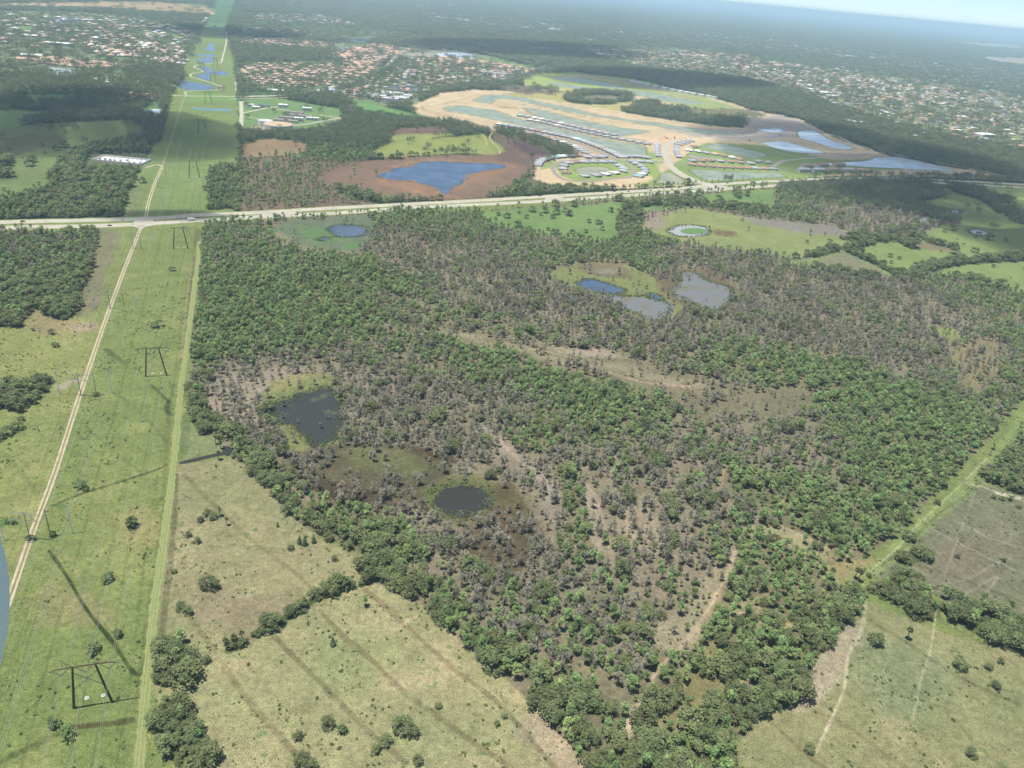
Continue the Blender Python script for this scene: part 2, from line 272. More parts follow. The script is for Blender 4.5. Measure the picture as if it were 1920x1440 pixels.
zone([(1030, 512), (1080, 490), (1170, 495), (1250, 530), (1275, 555), (1280, 580), (1240, 605), (1190, 600), (1130, 560), (1075, 545)], (140, 148, 96), .05, .1, 0, 0, 5)
zone([(1085, 492), (1165, 495), (1195, 525), (1130, 520), (1085, 505)], (140, 122, 98), .08, .1, 0, 0, 4); zone([(1120, 502), (1160, 502), (1165, 515), (1125, 512)], (150, 148, 128), 0)
zone([(1225, 515), (1270, 505), (1330, 500), (1375, 540), (1365, 580), (1310, 585), (1260, 560)], (125, 115, 92), .15, .1, 0, 0, 6)
zone([(780, 612), (860, 626), (920, 632), (990, 640), (1080, 652), (1160, 662), (1280, 692), (1370, 720), (1480, 752), (1535, 768), (1440, 800), (1330, 790), (1250, 742), (1190, 740), (1120, 722), (1030, 700), (990, 672), (920, 656), (850, 642)], (140, 133, 106), .2, .12, 0, .15, 9)
zone([(800, 618), (990, 650), (1100, 680), (1200, 690), (1330, 720), (1300, 730), (1150, 700), (1000, 668), (880, 640)], (162, 150, 124), .16, .1, 0, .2, 8)
zone([(1040, 645), (1130, 655), (1180, 670), (1120, 672), (1050, 660)], (178, 158, 140), .08, .1, 0, 0, 6)
zone([(1440, 735), (1540, 730), (1530, 772), (1440, 800)], (140, 128, 104), .08, .1, 0, 0, 6)
zone([(1760, 640), (1860, 630), (1880, 690), (1830, 740), (1780, 700)], (158, 138, 110), .3, .15, 0, 0, 12); zone([(1745, 615), (1800, 620), (1790, 640), (1750, 635)], (150, 158, 100), .05)
zone([(400, 705), (505, 690), (560, 690), (500, 740), (490, 790), (440, 800), (385, 770), (380, 730)], (172, 152, 136), .42, .05, 0, 0, 8)
zone([(490, 735), (540, 700), (620, 700), (640, 760), (640, 850), (560, 860), (515, 800)], (140, 146, 98), .08, .05, 0, 0, 5)
zone([(500, 715), (560, 700), (580, 705), (520, 735), (500, 755)], (160, 156, 108), .06, .05, 0, 0, 5)
zone([(540, 850), (600, 830), (700, 833), (820, 850), (852, 885), (812, 920), (780, 950), (650, 945), (590, 920), (540, 890)], (108, 103, 80), .38, .03, 0, 0, 7)
zone([(640, 840), (760, 850), (800, 870), (760, 900), (660, 880)], (120, 122, 86), .13, .03, 0, 0, 10)
zone([(560, 890), (640, 905), (720, 920), (740, 950), (640, 950), (590, 930)], (92, 76, 62), .45, .03, 0, 0, 9); zone([(735, 830), (850, 845), (860, 870), (780, 850)], (96, 76, 62), .3, .03, 0, 0, 6)
zone(ell(872, 938, 84, 50), (126, 124, 86), .2, .03, 0, 0, 6); zone([(930, 880), (1000, 930), (1010, 975), (950, 1000), (925, 960)], (112, 98, 72), .2, .03, 0, 0, 8)
zone([(820, 1010), (960, 960), (1030, 980), (1020, 1050), (960, 1075), (880, 1060)], (112, 92, 76), .8, .03, 0, 0, 12)
zone([(900, 790), (950, 830), (1010, 880), (1060, 930), (1075, 1000), (1050, 990), (1020, 930), (960, 860), (900, 815)], (164, 148, 132), .62, .1, 0, 0, 8)
zone([(1095, 900), (1130, 940), (1140, 1010), (1125, 1060), (1110, 1000)], (170, 154, 134), .35, .2, 0, 0, 4)
zone([(1200, 930), (1240, 1000), (1250, 1060), (1180, 1040), (1160, 960)], (172, 152, 130), .35, .15, 0, 0, 10)
zone([(1340, 1050), (1380, 1010), (1380, 1060), (1345, 1120), (1310, 1190), (1290, 1230), (1240, 1215), (1215, 1200), (1290, 1130)], (166, 150, 126), .34, .35, 0, .3, 6)
zone([(1000, 1225), (1060, 1250), (1120, 1245), (1140, 1280), (1040, 1270)], (160, 142, 116), .35, .3, 0, .2, 7)
zone([(1370, 1120), (1440, 1110), (1450, 1160), (1380, 1200)], (164, 146, 116), .25, .9, .2, .5, 7)
zone([(1545, 1060), (1610, 1050), (1640, 1040), (1630, 1085), (1560, 1095)], (158, 152, 106), .05, .9, .5, .5, 4)
zone([(1360, 1000), (1400, 980), (1470, 985), (1560, 1030), (1570, 1050), (1540, 1050), (1450, 1010)], (170, 158, 122), .12, .9, .2, .5, 4)
zone([(1280, 1360), (1320, 1370), (1290, 1440), (1220, 1500), (1240, 1430)], (120, 150, 88), .3, .9, .1, .8, 4)
zone([(1165, 1370), (1180, 1340), (1210, 1355), (1200, 1385)], (200, 184, 160), .1, .5)
# oak belts round the outside
zone([(425, 835), (500, 855), (560, 930), (640, 965), (740, 980), (800, 1030), (800, 1080), (880, 1150), (990, 1240), (1060, 1290), (1150, 1320), (1230, 1330), (1350, 1250), (1420, 1220), (1500, 1150), (1560, 1095), (1615, 1110), (1615, 1150), (1525, 1240), (1500, 1320), (1420, 1345), (1380, 1390), (1365, 1600), (1100, 1600), (1100, 1440), (1040, 1370), (995, 1315), (870, 1212), (800, 1142), (730, 1105), (680, 1080), (690, 1045), (600, 1005), (545, 970), (500, 915), (440, 862)], None, .95, .9, .42, .05, 2, .16)
zone([(1180, 1370), (1240, 1300), (1300, 1235), (1320, 1200), (1420, 1225), (1400, 1265), (1330, 1330), (1290, 1360), (1240, 1430)], (150, 138, 100), .6, .9, .3, .3, 4, .1)
# small oak clumps
for pg in ([(288, 1272), (292, 1225), (312, 1190), (345, 1200), (345, 1235), (368, 1245), (372, 1262), (345, 1288), (300, 1290)], [(288, 1370), (300, 1330), (325, 1308), (350, 1330), (345, 1350), (395, 1385), (408, 1420), (400, 1470), (345, 1470), (320, 1420), (290, 1390)], [(415, 1222), (455, 1205), (470, 1190), (455, 1215), (425, 1228)], [(1625, 1082), (1650, 1100), (1700, 1075), (1735, 1100), (1735, 1138), (1680, 1132), (1630, 1108)], [(1765, 1140), (1800, 1125), (1850, 1130), (1925, 1165), (2100, 1215), (2100, 1260), (1920, 1225), (1850, 1200), (1780, 1160)], [(1700, 1128), (1760, 1132), (1765, 1158), (1715, 1158)], [(-100, 735), (30, 722), (75, 720), (95, 705), (92, 728), (72, 745), (40, 768), (-100, 770)],
           [(1846, 895), (1862, 868), (1890, 850), (1925, 832), (2100, 800), (2100, 960), (1930, 935), (1870, 912)], [(358, 718), (352, 760), (372, 805), (430, 830), (460, 815), (420, 800), (395, 775), (375, 730)]):
    zone(pg, (105, 112, 72), 1, .9, .6, .1, 2, .12)
zone([(-100, 968), (38, 970), (38, 985), (-100, 995)], (112, 138, 80), .7, .9, 0, 1, 2)
zone([(-400, 428), (150, 436), (192, 430), (180, 470), (172, 520), (146, 560), (152, 588), (122, 602), (58, 578), (40, 612), (-400, 625)], (110, 104, 80), .97, .45, .1, 0, 2)
zone([(-400, 530), (60, 530), (120, 500), (170, 470), (178, 500), (146, 560), (152, 588), (122, 602), (58, 578), (40, 612), (-400, 625)], (100, 104, 72), .97, .92, .5, 0, 2)
# belts along old fence lines in the far east fields: (line, half width m, density)
BELTS = [([(1520, 478), (1560, 470), (1600, 465), (1622, 457), (1650, 450), (1720, 441), (1750, 456), (1782, 464)], 8, .8), ([(1530, 502), (1570, 507), (1640, 522)], 8, .8), ([(1602, 474), (1640, 492), (1672, 508), (1700, 522)], 9, .8),
         ([(1690, 522), (1720, 512), (1750, 500), (1790, 492), (1850, 489), (1990, 480)], 11, .95), ([(1585, 448), (1620, 452), (1690, 452), (1715, 466)], 8, .7), ([(1740, 420), (1700, 428), (1620, 440), (1590, 448)], 8, .5),
         ([(1210, 384), (1300, 382), (1400, 392), (1450, 398)], 12, .9), ([(1180, 385), (1190, 405), (1170, 430), (1190, 450)], 14, .95), ([(1870, 536), (1830, 528), (1800, 515)], 10, .7),
         ([(500, 1180), (560, 1140), (600, 1118), (640, 1100), (662, 1092)], 2.5, .45), ([(1720, 1040), (1690, 1050)], 4, .5)]
BW = [(GA(l)[:, :2], hw, dd) for l, hw, dd in BELTS]
WP = np.array([float(t) for t in '''400 440 1 .8 450 450 .9 .7 420 520 1 .95 450 600 1 .95 400 660 1 .95 520 560 1 .95 600 560 1 .95 560 640 1 .9 640 600 1 .9 700 540 .95 .8 700 640 .95 .6 500 480 .9 .8 600 500 .95 .85 760 400 1 .95 860 420 1 .9 820 440 1 .5 740 460 .8 .08 800 500 .85 .1 900 480 .95 .2 1000 470 .9 .55 1100 480 .9 .8 1180 470 1 .9 1160 440 1 .9 760 560 .85 .45 860 560 .8 .15 820 600 .7 .6 900 620 .35 .5 950 560 .9 .08 1000 540 .9 .08 1060 590 .85 .08 1150 630 .85 .12 1250 630 .9 .1 1200 520 .9 .7 1260 480 .9 .4 1350 480 .9 .3 1400 540 .95 .2 1450 520 .95 .12 1320 600 .8 .4 1400 600 .9 .12 1500 560 .95 .15 1600 540 .9 .25 1700 560 .9 .1 1800 540 .95 .6 1880 560 .95 .9 1650 600 .9 .35 1750 620 .8 .05 1850 640 .7 .1 1900 640 .9 .9 1500 640 .85 .08 1600 650 .85 .12 1700 680 .8 .2 1420 690 .9 .7 1500 700 .95 .9 1600 720 .95 .8 1700 740 .95 .75 1800 720 .8 .5 1600 800 .9 .6 1700 830 .95 .85 1780 800 .9 .8 1500 800 .6 .3 1450 860 .8 .18 1550 880 .85 .35 1350 830 .75 .12 1400 790 .6 .2 1300 800 .7 .2 1250 830 .8 .35 1400 830 .75 .15 1650 900 .95 .8 1720 900 .95 .8 1600 960 .95 .9 1500 950 .95 .9 1420 900 .9 .85 700 660 .95 .5 640 680 .85 .08 560 680 .8 .12 450 700 .5 .1 400 730 .7 .1 460 760 .7 .05 700 740 1 .03 800 760 1 .03 760 700 .95 .35 860 680 .95 .65 940 700 .95 .85 1040 720 1 .95 1140 760 1 .95 1200 800 .9 .8 1080 820 .95 .7 980 780 .9 .5 900 780 .95 .1 1000 830 .85 .75 720 820 1 .03 860 840 1 .03 600 870 .8 .02 560 860 .9 .02 700 880 .4 .02 940 870 .7 .02 1020 880 .6 .1 1060 900 .8 .8 1120 900 .7 .2 1200 880 .75 .25 1280 870 .8 .3 1320 900 .8 .25 1350 960 .8 .2 1290 930 .7 .15 1250 980 .6 .1 1150 980 .55 .1 1095 960 .8 .8 1110 1010 .7 .75 1150 1060 .6 .1 1000 1000 .6 .03 900 1010 .85 .03 820 1000 .95 .05 760 960 .95 .1 650 980 .95 1 700 1050 1 .95 900 1080 .9 .04 820 1080 .9 .1 1000 1080 .85 .08 1100 1080 .8 .2 1200 1060 .7 .08 1300 1060 .65 .1 1400 1060 .85 .9 1480 1060 .8 .95 1540 1040 .9 .95 960 1150 .95 .25 1050 1160 .9 .4 1150 1180 .85 .45 1250 1180 .45 .3 1350 1160 .7 .95 1430 1130 .6 .9 1400 1230 .8 .9 1500 1180 .9 .95 900 1180 .95 .3 1050 1250 .9 .5 1150 1260 .7 .5 1250 1260 .8 .8 1080 1330 1 .8 1200 1380 1 .9 1330 1370 1 .9 1350 1280 .9 .9 1560 400 .95 .2 1500 370 .95 .85 1480 400 1 .9 1650 410 .9 .1 1600 425 .7 .15'''.split()]).reshape(-1, 4)
WPW = GA(WP[:, :2])[:, :2]
SHIFT = {}
def classify(xy, jit=0.0, seed=0):
    """ground colour and growth at world positions"""
    n = len(xy); r = np.hypot(xy[:, 0], xy[:, 1]); o1 = fbm(xy[:, 0]*.022, xy[:, 1]*.022, 11, 4)-.5; o2 = fbm(xy[:, 0]*.022, xy[:, 1]*.022, 31, 4)-.5
    k = np.clip(r/500, .6, 6)
    px = {}
    def P(wb):
        if wb not in px:
            q = xy+np.stack([o1, o2], 1)*(wb*2.6*k)[:, None]
            if jit: q = q+(rng.random((n, 2))-.5)*jit*(.5+wb*.5)*k[:, None]
            px[wb] = PXY(np.c_[q, np.zeros(n)])
        return px[wb]
    col = np.tile(lin((138, 151, 92)), (n, 1)); dens = np.zeros(n); gr = np.full(n, .8); oak = np.zeros(n); bush = np.full(n, .0); palm = np.zeros(n)
    for i, (pg, rgb, d, g, ok, bs, wb, pm) in enumerate(Z):
        h = inpoly(P(wb), pg)
        if not h.any(): continue
        if rgb is not None: col[h] = lin(rgb)
        if d < 0:
            q = xy[h]; a = np.zeros(len(q)); b = np.zeros(len(q)); ws = np.zeros(len(q))
            for j in range(len(WP)):
                dd = ((q-WPW[j])**2).sum(1); ww = 1/(dd+60.)**2; ws += ww; a += ww*WP[j, 2]; b += ww*WP[j, 3]
            dens[h] = a/ws; gr[h] = b/ws; oak[h] = .05; bush[h] = .12; palm[h] = .01
            gz = (b/ws)[:, None]; dn = (a/ws)[:, None]
            c = lin((158, 148, 126))*(1-gz)+lin((132, 130, 94))*gz; c2 = lin((134, 128, 106)); col[h] = c*(1-dn*.4)+c2*dn*.4
        else: dens[h] = d; gr[h] = g; oak[h] = ok; bush[h] = bs; palm[h] = pm
    for l, hw, dd in BW:
        near = seg_dist(xy+np.stack([o1, o2], 1)*8, l) < hw; dens[near] = dd; gr[near] = .95; oak[near] = .85; bush[near] = .1; col[near] = lin((92, 104, 68))
    return col, dens, gr, oak, bush, palm

# ------------------------------------------------------------------ ground
def build_ground():
    dep = np.concatenate([np.radians(np.arange(57, 1.0, -.075)), np.geomspace(R(1.0), R(.275), 26)])
    rr = np.concatenate([[1, 60, 120, 160], H/np.tan(dep)])
    th = np.concatenate([np.arange(-52, 52, .088), np.arange(52, 308, 8.)]); th = np.radians(th)
    X = rr[:, None]*np.sin(th)[None]; Y = rr[:, None]*np.cos(th)[None]; nr, nt = X.shape
    xy = np.stack([X.ravel(), Y.ravel()], 1); N = len(xy); vis = np.tile(np.abs(np.where(th > math.pi, th-2*math.pi, th)) < R(53), nr)
    col = np.tile(lin((112, 132, 88)), (N, 1)); v = xy[vis]
    c = (classify(v, 1.2)[0]+classify(v, 2.4)[0])/2
    pz = PXY(np.c_[v, np.zeros(len(v))]); r = np.hypot(v[:, 0], v[:, 1])
    # old ditches, cow trails and furrows: (line px, half width m, colour, strength)
    for line, hw, rgb, st in LINES:
        wl = smooth_line(GA(line)[:, :2], n=5); lo = wl.min(0)-60; hi = wl.max(0)+60
        s = np.nonzero(((v > lo) & (v < hi)).all(1))[0]
        if not len(s): continue
        q = v[s]; wob = (fbm(q[:, 0]*.08, q[:, 1]*.08, 71, 3)-.5)*1.6; d = np.abs(seg_dist(q, wl)+wob*min(1, hw*.5)); a = np.clip((1.2-d/hw)*2., 0, 1)*st*.9*np.clip(.35+1.3*fbm(q[:, 0]*.15, q[:, 1]*.15, 81, 2), 0, 1)
        c[s] = c[s]*(1-a[:, None])+lin(rgb)*a[:, None]
    # growth patches: dry yellow, lush green, bare pinkish soil
    n1 = fbm(v[:, 0]*.018, v[:, 1]*.018, 41, 5)[:, None]; n2 = fbm(v[:, 0]*.05+9, v[:, 1]*.05, 51, 4)[:, None]; n3 = fbm(v[:, 0]*.3, v[:, 1]*.3, 61, 3)[:, None]; n4 = fbm(v[:, 0]*.0011, v[:, 1]*.0011, 91, 5)[:, None]
    near = np.clip(1.6-r/900, 0, 1)[:, None]; green = np.clip((c[:, 1:2]-c[:, 0:1])*14+.55, 0, 1)
    c = c*(1+near*((n1-.5)*np.array([.28, .14, .24])+(n2-.5)*np.array([.32, .2, .25])))
    c = c*(1+near*np.clip(n2-.6, 0, .2)*4*np.array([.22, .14, .22]))
    c = c*(1+near*(n3-.5)*.5*(1 if True else 0))
    dark = np.clip((n3-.66)*9, 0, 1)*np.clip((n2-.42)*5, 0, 1)*near; c = c*(1-dark*.5*np.array([1, .7, .9]))
    far = 1-near; c = c*(1+far*((n1-.5)*.35+(n4-.5)*.9*np.clip(r/5000, 0, 1)[:, None]))
    col[vis] = np.clip(c, .004, 1)
    V = np.c_[xy, np.zeros(N)]; i = np.arange(nr-1)[:, None]*nt; j = np.arange(nt)[None]; j2 = (j+1) % nt
    F = np.stack([i+j, i+j2, i+nt+j2, i+nt+j], -1).reshape(-1, 4)[:, ::-1]
    def nd(Nn, L, b):
        at = Nn.new('ShaderNodeAttribute'); at.attribute_name = 'soil'; tc = Nn.new('ShaderNodeTexCoord'); out = at.outputs['Color']
        for s, a in ((1.6, .5), (.4, .24), (.06, .12)):
            n = Nn.new('ShaderNodeTexNoise'); n.inputs['Scale'].default_value = s; n.inputs['Detail'].default_value = 3; L.new(tc.outputs['Object'], n.inputs['Vector'])
            mr = Nn.new('ShaderNodeMapRange'); mr.inputs['From Min'].default_value = .25; mr.inputs['From Max'].default_value = .75; mr.inputs['To Min'].default_value = 1-a; mr.inputs['To Max'].default_value = 1+a; mr.clamp = True; L.new(n.outputs['Fac'], mr.inputs[0])
            mx = Nn.new('ShaderNodeVectorMath'); mx.operation = 'SCALE'; L.new(out, mx.inputs[0]); L.new(mr.outputs[0], mx.inputs['Scale']); out = mx.outputs[0]
        L.new(out, b.inputs['Base Color'])
    me = mkmesh('ground', V, F, [mat('range_land', None, 1, nd, .0)])
    a = me.attributes.new('soil', 'FLOAT_COLOR', 'POINT'); a.data.foreach_set('color', np.c_[col/KALB, np.ones(N)].astype(np.float32).ravel())
    tag(obj('ground', me), 'flat green and tan range land reaching the hazy horizon', None, None, 'structure')
LINES = [
 ([(92, 1033), (125, 1080), (162, 1142), (212, 1205), (246, 1256), (264, 1266)], 1.0, (60, 74, 42), 1.), ([(112, 1030), (140, 1070), (175, 1130), (225, 1200), (256, 1245)], .9, (180, 165, 130), .35),
 ([(98, 948), (150, 927), (220, 905), (290, 882), (312, 872)], .95, (66, 76, 48), 1.), ([(0, 1427), (60, 1400), (120, 1370), (140, 1364)], 1.6, (92, 98, 62), .7), ([(130, 1365), (170, 1360), (215, 1356), (246, 1350)], 1.5, (88, 76, 56), .8),
 ([(198, 655), (218, 670), (233, 681)], 2.6, (92, 108, 66), .8), ([(182, 698), (205, 692), (240, 686)], 2, (100, 118, 70), .6), ([(284, 722), (305, 742), (316, 752)], 1.6, (78, 84, 58), .8), ([(316, 752), (313, 768), (320, 778)], 2.0, (66, 76, 60), .95),
 ([(325, 720), (318, 780), (312, 840), (303, 1000), (280, 1140), (258, 1330)], 1.6, (108, 116, 74), .55), ([(330, 890), (325, 1000), (312, 1110), (300, 1240)], 1.7, (104, 104, 72), .8), ([(366, 480), (354, 580), (343, 680)], 2.6, (112, 106, 84), .7), ([(360, 485), (350, 570), (340, 670)], .8, (190, 170, 150), .5),
 ([(372, 430), (368, 460)], 3, (110, 110, 88), .7), ([(340, 420), (365, 455)], 2.6, (115, 120, 88), .5), ([(352, 770), (345, 840), (340, 860)], 2.5, (96, 116, 70), .5),
 ([(345, 890), (400, 945), (440, 985), (480, 1020), (560, 1080), (590, 1110)], 1.6, (128, 124, 88), .6), ([(350, 1150), (380, 1190), (405, 1220)], 1.6, (128, 124, 84), .6),
 ([(600, 1145), (640, 1190), (700, 1240), (760, 1300), (830, 1350), (900, 1400), (960, 1440)], 1.5, (128, 120, 88), .7), ([(680, 1102), (720, 1135), (780, 1190), (860, 1262), (900, 1290), (960, 1345), (1040, 1440)], 1.5, (134, 124, 92), .75), ([(515, 1195), (560, 1240), (640, 1320), (690, 1370), (760, 1430)], 1.5, (122, 118, 86), .75),
 ([(420, 1250), (470, 1320), (520, 1375), (560, 1420)], 1.5, (130, 124, 88), .7), ([(745, 1180), (790, 1150), (700, 1200)], .7, (206, 188, 150), .6), ([(590, 1142), (640, 1120), (700, 1092), (720, 1088)], .9, (190, 174, 138), .5),
 ([(160, 800), (220, 850), (262, 885)], 1.2, (122, 126, 82), .5), ([(215, 735), (270, 780), (310, 825)], 1.6, (112, 122, 76), .5), ([(10, 850), (50, 900), (70, 925)], 1.5, (116, 130, 76), .5), ([(135, 870), (160, 895)], 1.4, (110, 122, 74), .6),
 ([(1610, 1190), (1640, 1230), (1590, 1290), (1570, 1370), (1520, 1440)], .0, (0, 0, 0), 0), ([(1605, 1205), (1590, 1230), (1585, 1275), (1580, 1300), (1560, 1345), (1530, 1410)], .7, (214, 204, 172), .75), ([(1755, 1145), (1745, 1215), (1725, 1280), (1712, 1350)], .6, (210, 200, 168), .55), ([(1622, 1130), (1618, 1170), (1605, 1210)], 1.4, (214, 204, 176), .5),
 ([(1628, 1162), (1700, 1205), (1800, 1270), (1910, 1320)], 1.3, (118, 116, 84), .6), ([(1600, 1215), (1700, 1280), (1790, 1350), (1830, 1400)], 1.1, (126, 122, 90), .5), ([(1500, 1320), (1585, 1360), (1640, 1400), (1700, 1440)], 1.2, (126, 118, 90), .5), ([(1440, 1350), (1520, 1420), (1560, 1450)], 1.2, (120, 112, 84), .6), ([(1760, 1165), (1830, 1200), (1910, 1250)], 1.2, (128, 122, 92), .5),
 ([(1790, 975), (1850, 1005), (1920, 1030)], .9, (178, 176, 150), .6), ([(1745, 990), (1820, 1030), (1920, 1075)], .9, (174, 172, 144), .6), ([(1715, 1060), (1800, 1085), (1920, 1130)], 1.3, (102, 104, 80), .6), ([(1690, 1100), (1800, 1090), (1860, 1060), (1900, 1045)], .6, (186, 180, 152), .4), ([(1830, 920), (1800, 1000), (1770, 1080)], .6, (182, 178, 150), .4), ([(1850, 1110), (1870, 1080), (1800, 1120)], .7, (196, 190, 160), .4),
 ([(1730, 1010), (1670, 1075), (1640, 1100)], 1.6, (96, 112, 68), .6), ([(1925, 783), (1820, 910), (1757, 960), (1705, 1010), (1645, 1060), (1600, 1098)], 5.0, (150, 168, 104), .75), ([(1925, 792), (1828, 912), (1762, 962), (1712, 1012), (1652, 1062)], .9, (112, 124, 76), .8), ([(1850, 860), (1790, 920), (1730, 975), (1680, 1030), (1640, 1062)], .7, (206, 202, 164), .6),
 ([(1462, 985), (1500, 1002), (1545, 1025)], 1.8, (206, 186, 152), .7), ([(1800, 905), (1840, 912), (1875, 925), (1925, 938)], 1.5, (204, 194, 164), .7), ([(1870, 925), (1925, 937)], 2.2, (222, 212, 186), .9),
 ([(1378, 1035), (1362, 1080), (1345, 1110), (1318, 1160), (1292, 1195), (1262, 1228), (1232, 1258), (1215, 1290), (1185, 1340), (1168, 1372)], 1.1, (208, 188, 158), .75), ([(1350, 1110), (1310, 1180), (1280, 1205)], 2.6, (194, 174, 144), .5), ([(1190, 1330), (1180, 1360), (1175, 1375)], 2.6, (208, 190, 166), .7), ([(1338, 1125), (1345, 1145), (1380, 1150), (1440, 1150)], 1.2, (196, 180, 146), .6),
 ([(1520, 1130), (1490, 1165), (1450, 1210), (1400, 1260), (1380, 1290)], 2.8, (172, 168, 116), .9), ([(1522, 1132), (1452, 1212), (1382, 1292)], .7, (204, 190, 150), .6),
 ([(515, 522), (540, 530), (570, 545), (600, 560)], 2, (190, 170, 146), .7), ([(600, 560), (650, 580), (700, 610)], 1.5, (178, 160, 138), .5), ([(690, 592), (720, 608), (745, 625), (780, 625), (860, 628), (905, 632)], 2, (186, 172, 138), .6), ([(985, 652), (1050, 665), (1120, 690), (1200, 715), (1290, 725)], 2, (196, 176, 142), .6), ([(990, 640), (1060, 662), (1160, 690), (1250, 720)], 1.5, (190, 172, 140), .5), ([(920, 655), (960, 665), (990, 675)], 2, (200, 188, 158), .6),
 ([(1356, 880), (1350, 920), (1368, 945), (1375, 960)], 1.8, (192, 172, 138), .6), ([(1880, 700), (1850, 760), (1830, 790)], 2.5, (150, 158, 98), .5), ([(1100, 905), (1125, 960), (1140, 1010), (1150, 1060), (1160, 1090)], 1.4, (180, 164, 144), .5), ([(900, 795), (960, 850), (1020, 905), (1060, 950)], 1.4, (196, 182, 168), .4),
 ([(0, 590), (0, 595)], 1, (0, 0, 0), 0), ([(265, 425), (300, 430), (370, 427)], 1, (110, 118, 80), .5), ([(448, 246), (446, 300), (445, 398)], 2.5, (150, 165, 100), .7),
 # development: tracks, verges
 ([(792, 200), (830, 195), (900, 178), (940, 176), (1000, 178)], 5, (176, 156, 132), .7), ([(792, 200), (800, 208), (870, 222), (940, 232)], 5, (186, 160, 130), .6), ([(860, 192), (930, 200), (980, 206), (1060, 215), (1150, 232)], 4, (200, 172, 130), .6), ([(940, 200), (1000, 204), (1100, 226), (1210, 240)], 7, (176, 160, 96), .5), ([(1050, 208), (1150, 228), (1260, 240)], 6, (170, 156, 96), .5),
 ([(1050, 192), (1180, 216), (1300, 236)], 6, (176, 168, 100), .5), ([(1010, 168), (1060, 176), (1100, 188), (1190, 194)], 5, (222, 206, 165), .6),
 # far arterial and field lines
]

# ------------------------------------------------------------------ water, roads
def water(name, c, rough=.08, spec=.5, bump=.0):
    def nd(N, L, b):
        tc = N.new('ShaderNodeTexCoord'); n = N.new('ShaderNodeTexNoise'); n.inputs['Scale'].default_value = .035; n.inputs['Detail'].default_value = 6; L.new(tc.outputs['Object'], n.inputs['Vector'])
        r = N.new('ShaderNodeValToRGB'); r.color_ramp.elements[0].position = .35; r.color_ramp.elements[1].position = .7
        r.color_ramp.elements[0].color = (*[x*.8 for x in c], 1); r.color_ramp.elements[1].color = (*[x*1.25 for x in c], 1); L.new(n.outputs[0], r.inputs[0]); L.new(r.outputs[0], b.inputs['Base Color'])
        n2 = N.new('ShaderNodeTexNoise'); n2.inputs['Scale'].default_value = .9; n2.inputs['Detail'].default_value = 3; L.new(tc.outputs['Object'], n2.inputs['Vector']); bp = N.new('ShaderNodeBump'); bp.inputs['Strength'].default_value = .06; bp.inputs['Distance'].default_value = .2
        L.new(n2.outputs[0], bp.inputs['Height']); L.new(bp.outputs[0], b.inputs['Normal'])
    return mat(name, None, rough, nd, spec)
def weedy(name, c, weed, amt, scale=.05):
    """dark pond with floating weed on it"""
    def nd(N, L, b):
        tc = N.new('ShaderNodeTexCoord'); n = N.new('ShaderNodeTexNoise'); n.inputs['Scale'].default_value = scale; n.inputs['Detail'].default_value = 9; n.inputs['Roughness'].default_value = .7; L.new(tc.outputs['Object'], n.inputs['Vector'])
        r = N.new('ShaderNodeValToRGB'); r.color_ramp.elements[0].position = amt; r.color_ramp.elements[1].position = amt+.12; r.color_ramp.elements[0].color = (*c, 1); r.color_ramp.elements[1].color = (*weed, 1)
        L.new(n.outputs[0], r.inputs[0]); L.new(r.outputs[0], b.inputs['Base Color']); mr = N.new('ShaderNodeMapRange'); mr.inputs[3].default_value = .12; mr.inputs[4].default_value = .9
        mr.inputs[1].default_value = amt; mr.inputs[2].default_value = amt+.12; L.new(n.outputs[0], mr.inputs[0]); L.new(mr.outputs[0], b.inputs['Roughness'])
    return mat(name, None, .16, nd, .06)
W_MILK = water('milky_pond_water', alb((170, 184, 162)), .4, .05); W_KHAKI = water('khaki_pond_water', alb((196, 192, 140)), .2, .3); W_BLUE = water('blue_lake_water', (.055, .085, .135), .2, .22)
W_SKY = water('painted_sky_pond_water', alb((205, 218, 222))*1.5, .2, .2); W_DEEP = water('deep_pond_water', (.065, .09, .12), .15, .3); W_GREY = weedy('shallow_wetland_water', (.13, .135, .135), (.12, .115, .075), .50, .05)  # W_SKY: brightness of reflected cloud and sky is put into the base colour
W_DARK = weedy('dark_weedy_water', (.036, .037, .036), (.075, .09, .045), .56, .05); W_PEAT = weedy('peat_water', (.032, .032, .029), (.05, .052, .035), .62, .1); W_RING = weedy('silver_marsh_water', alb((196, 200, 196)), (.06, .075, .035), .56, .12)
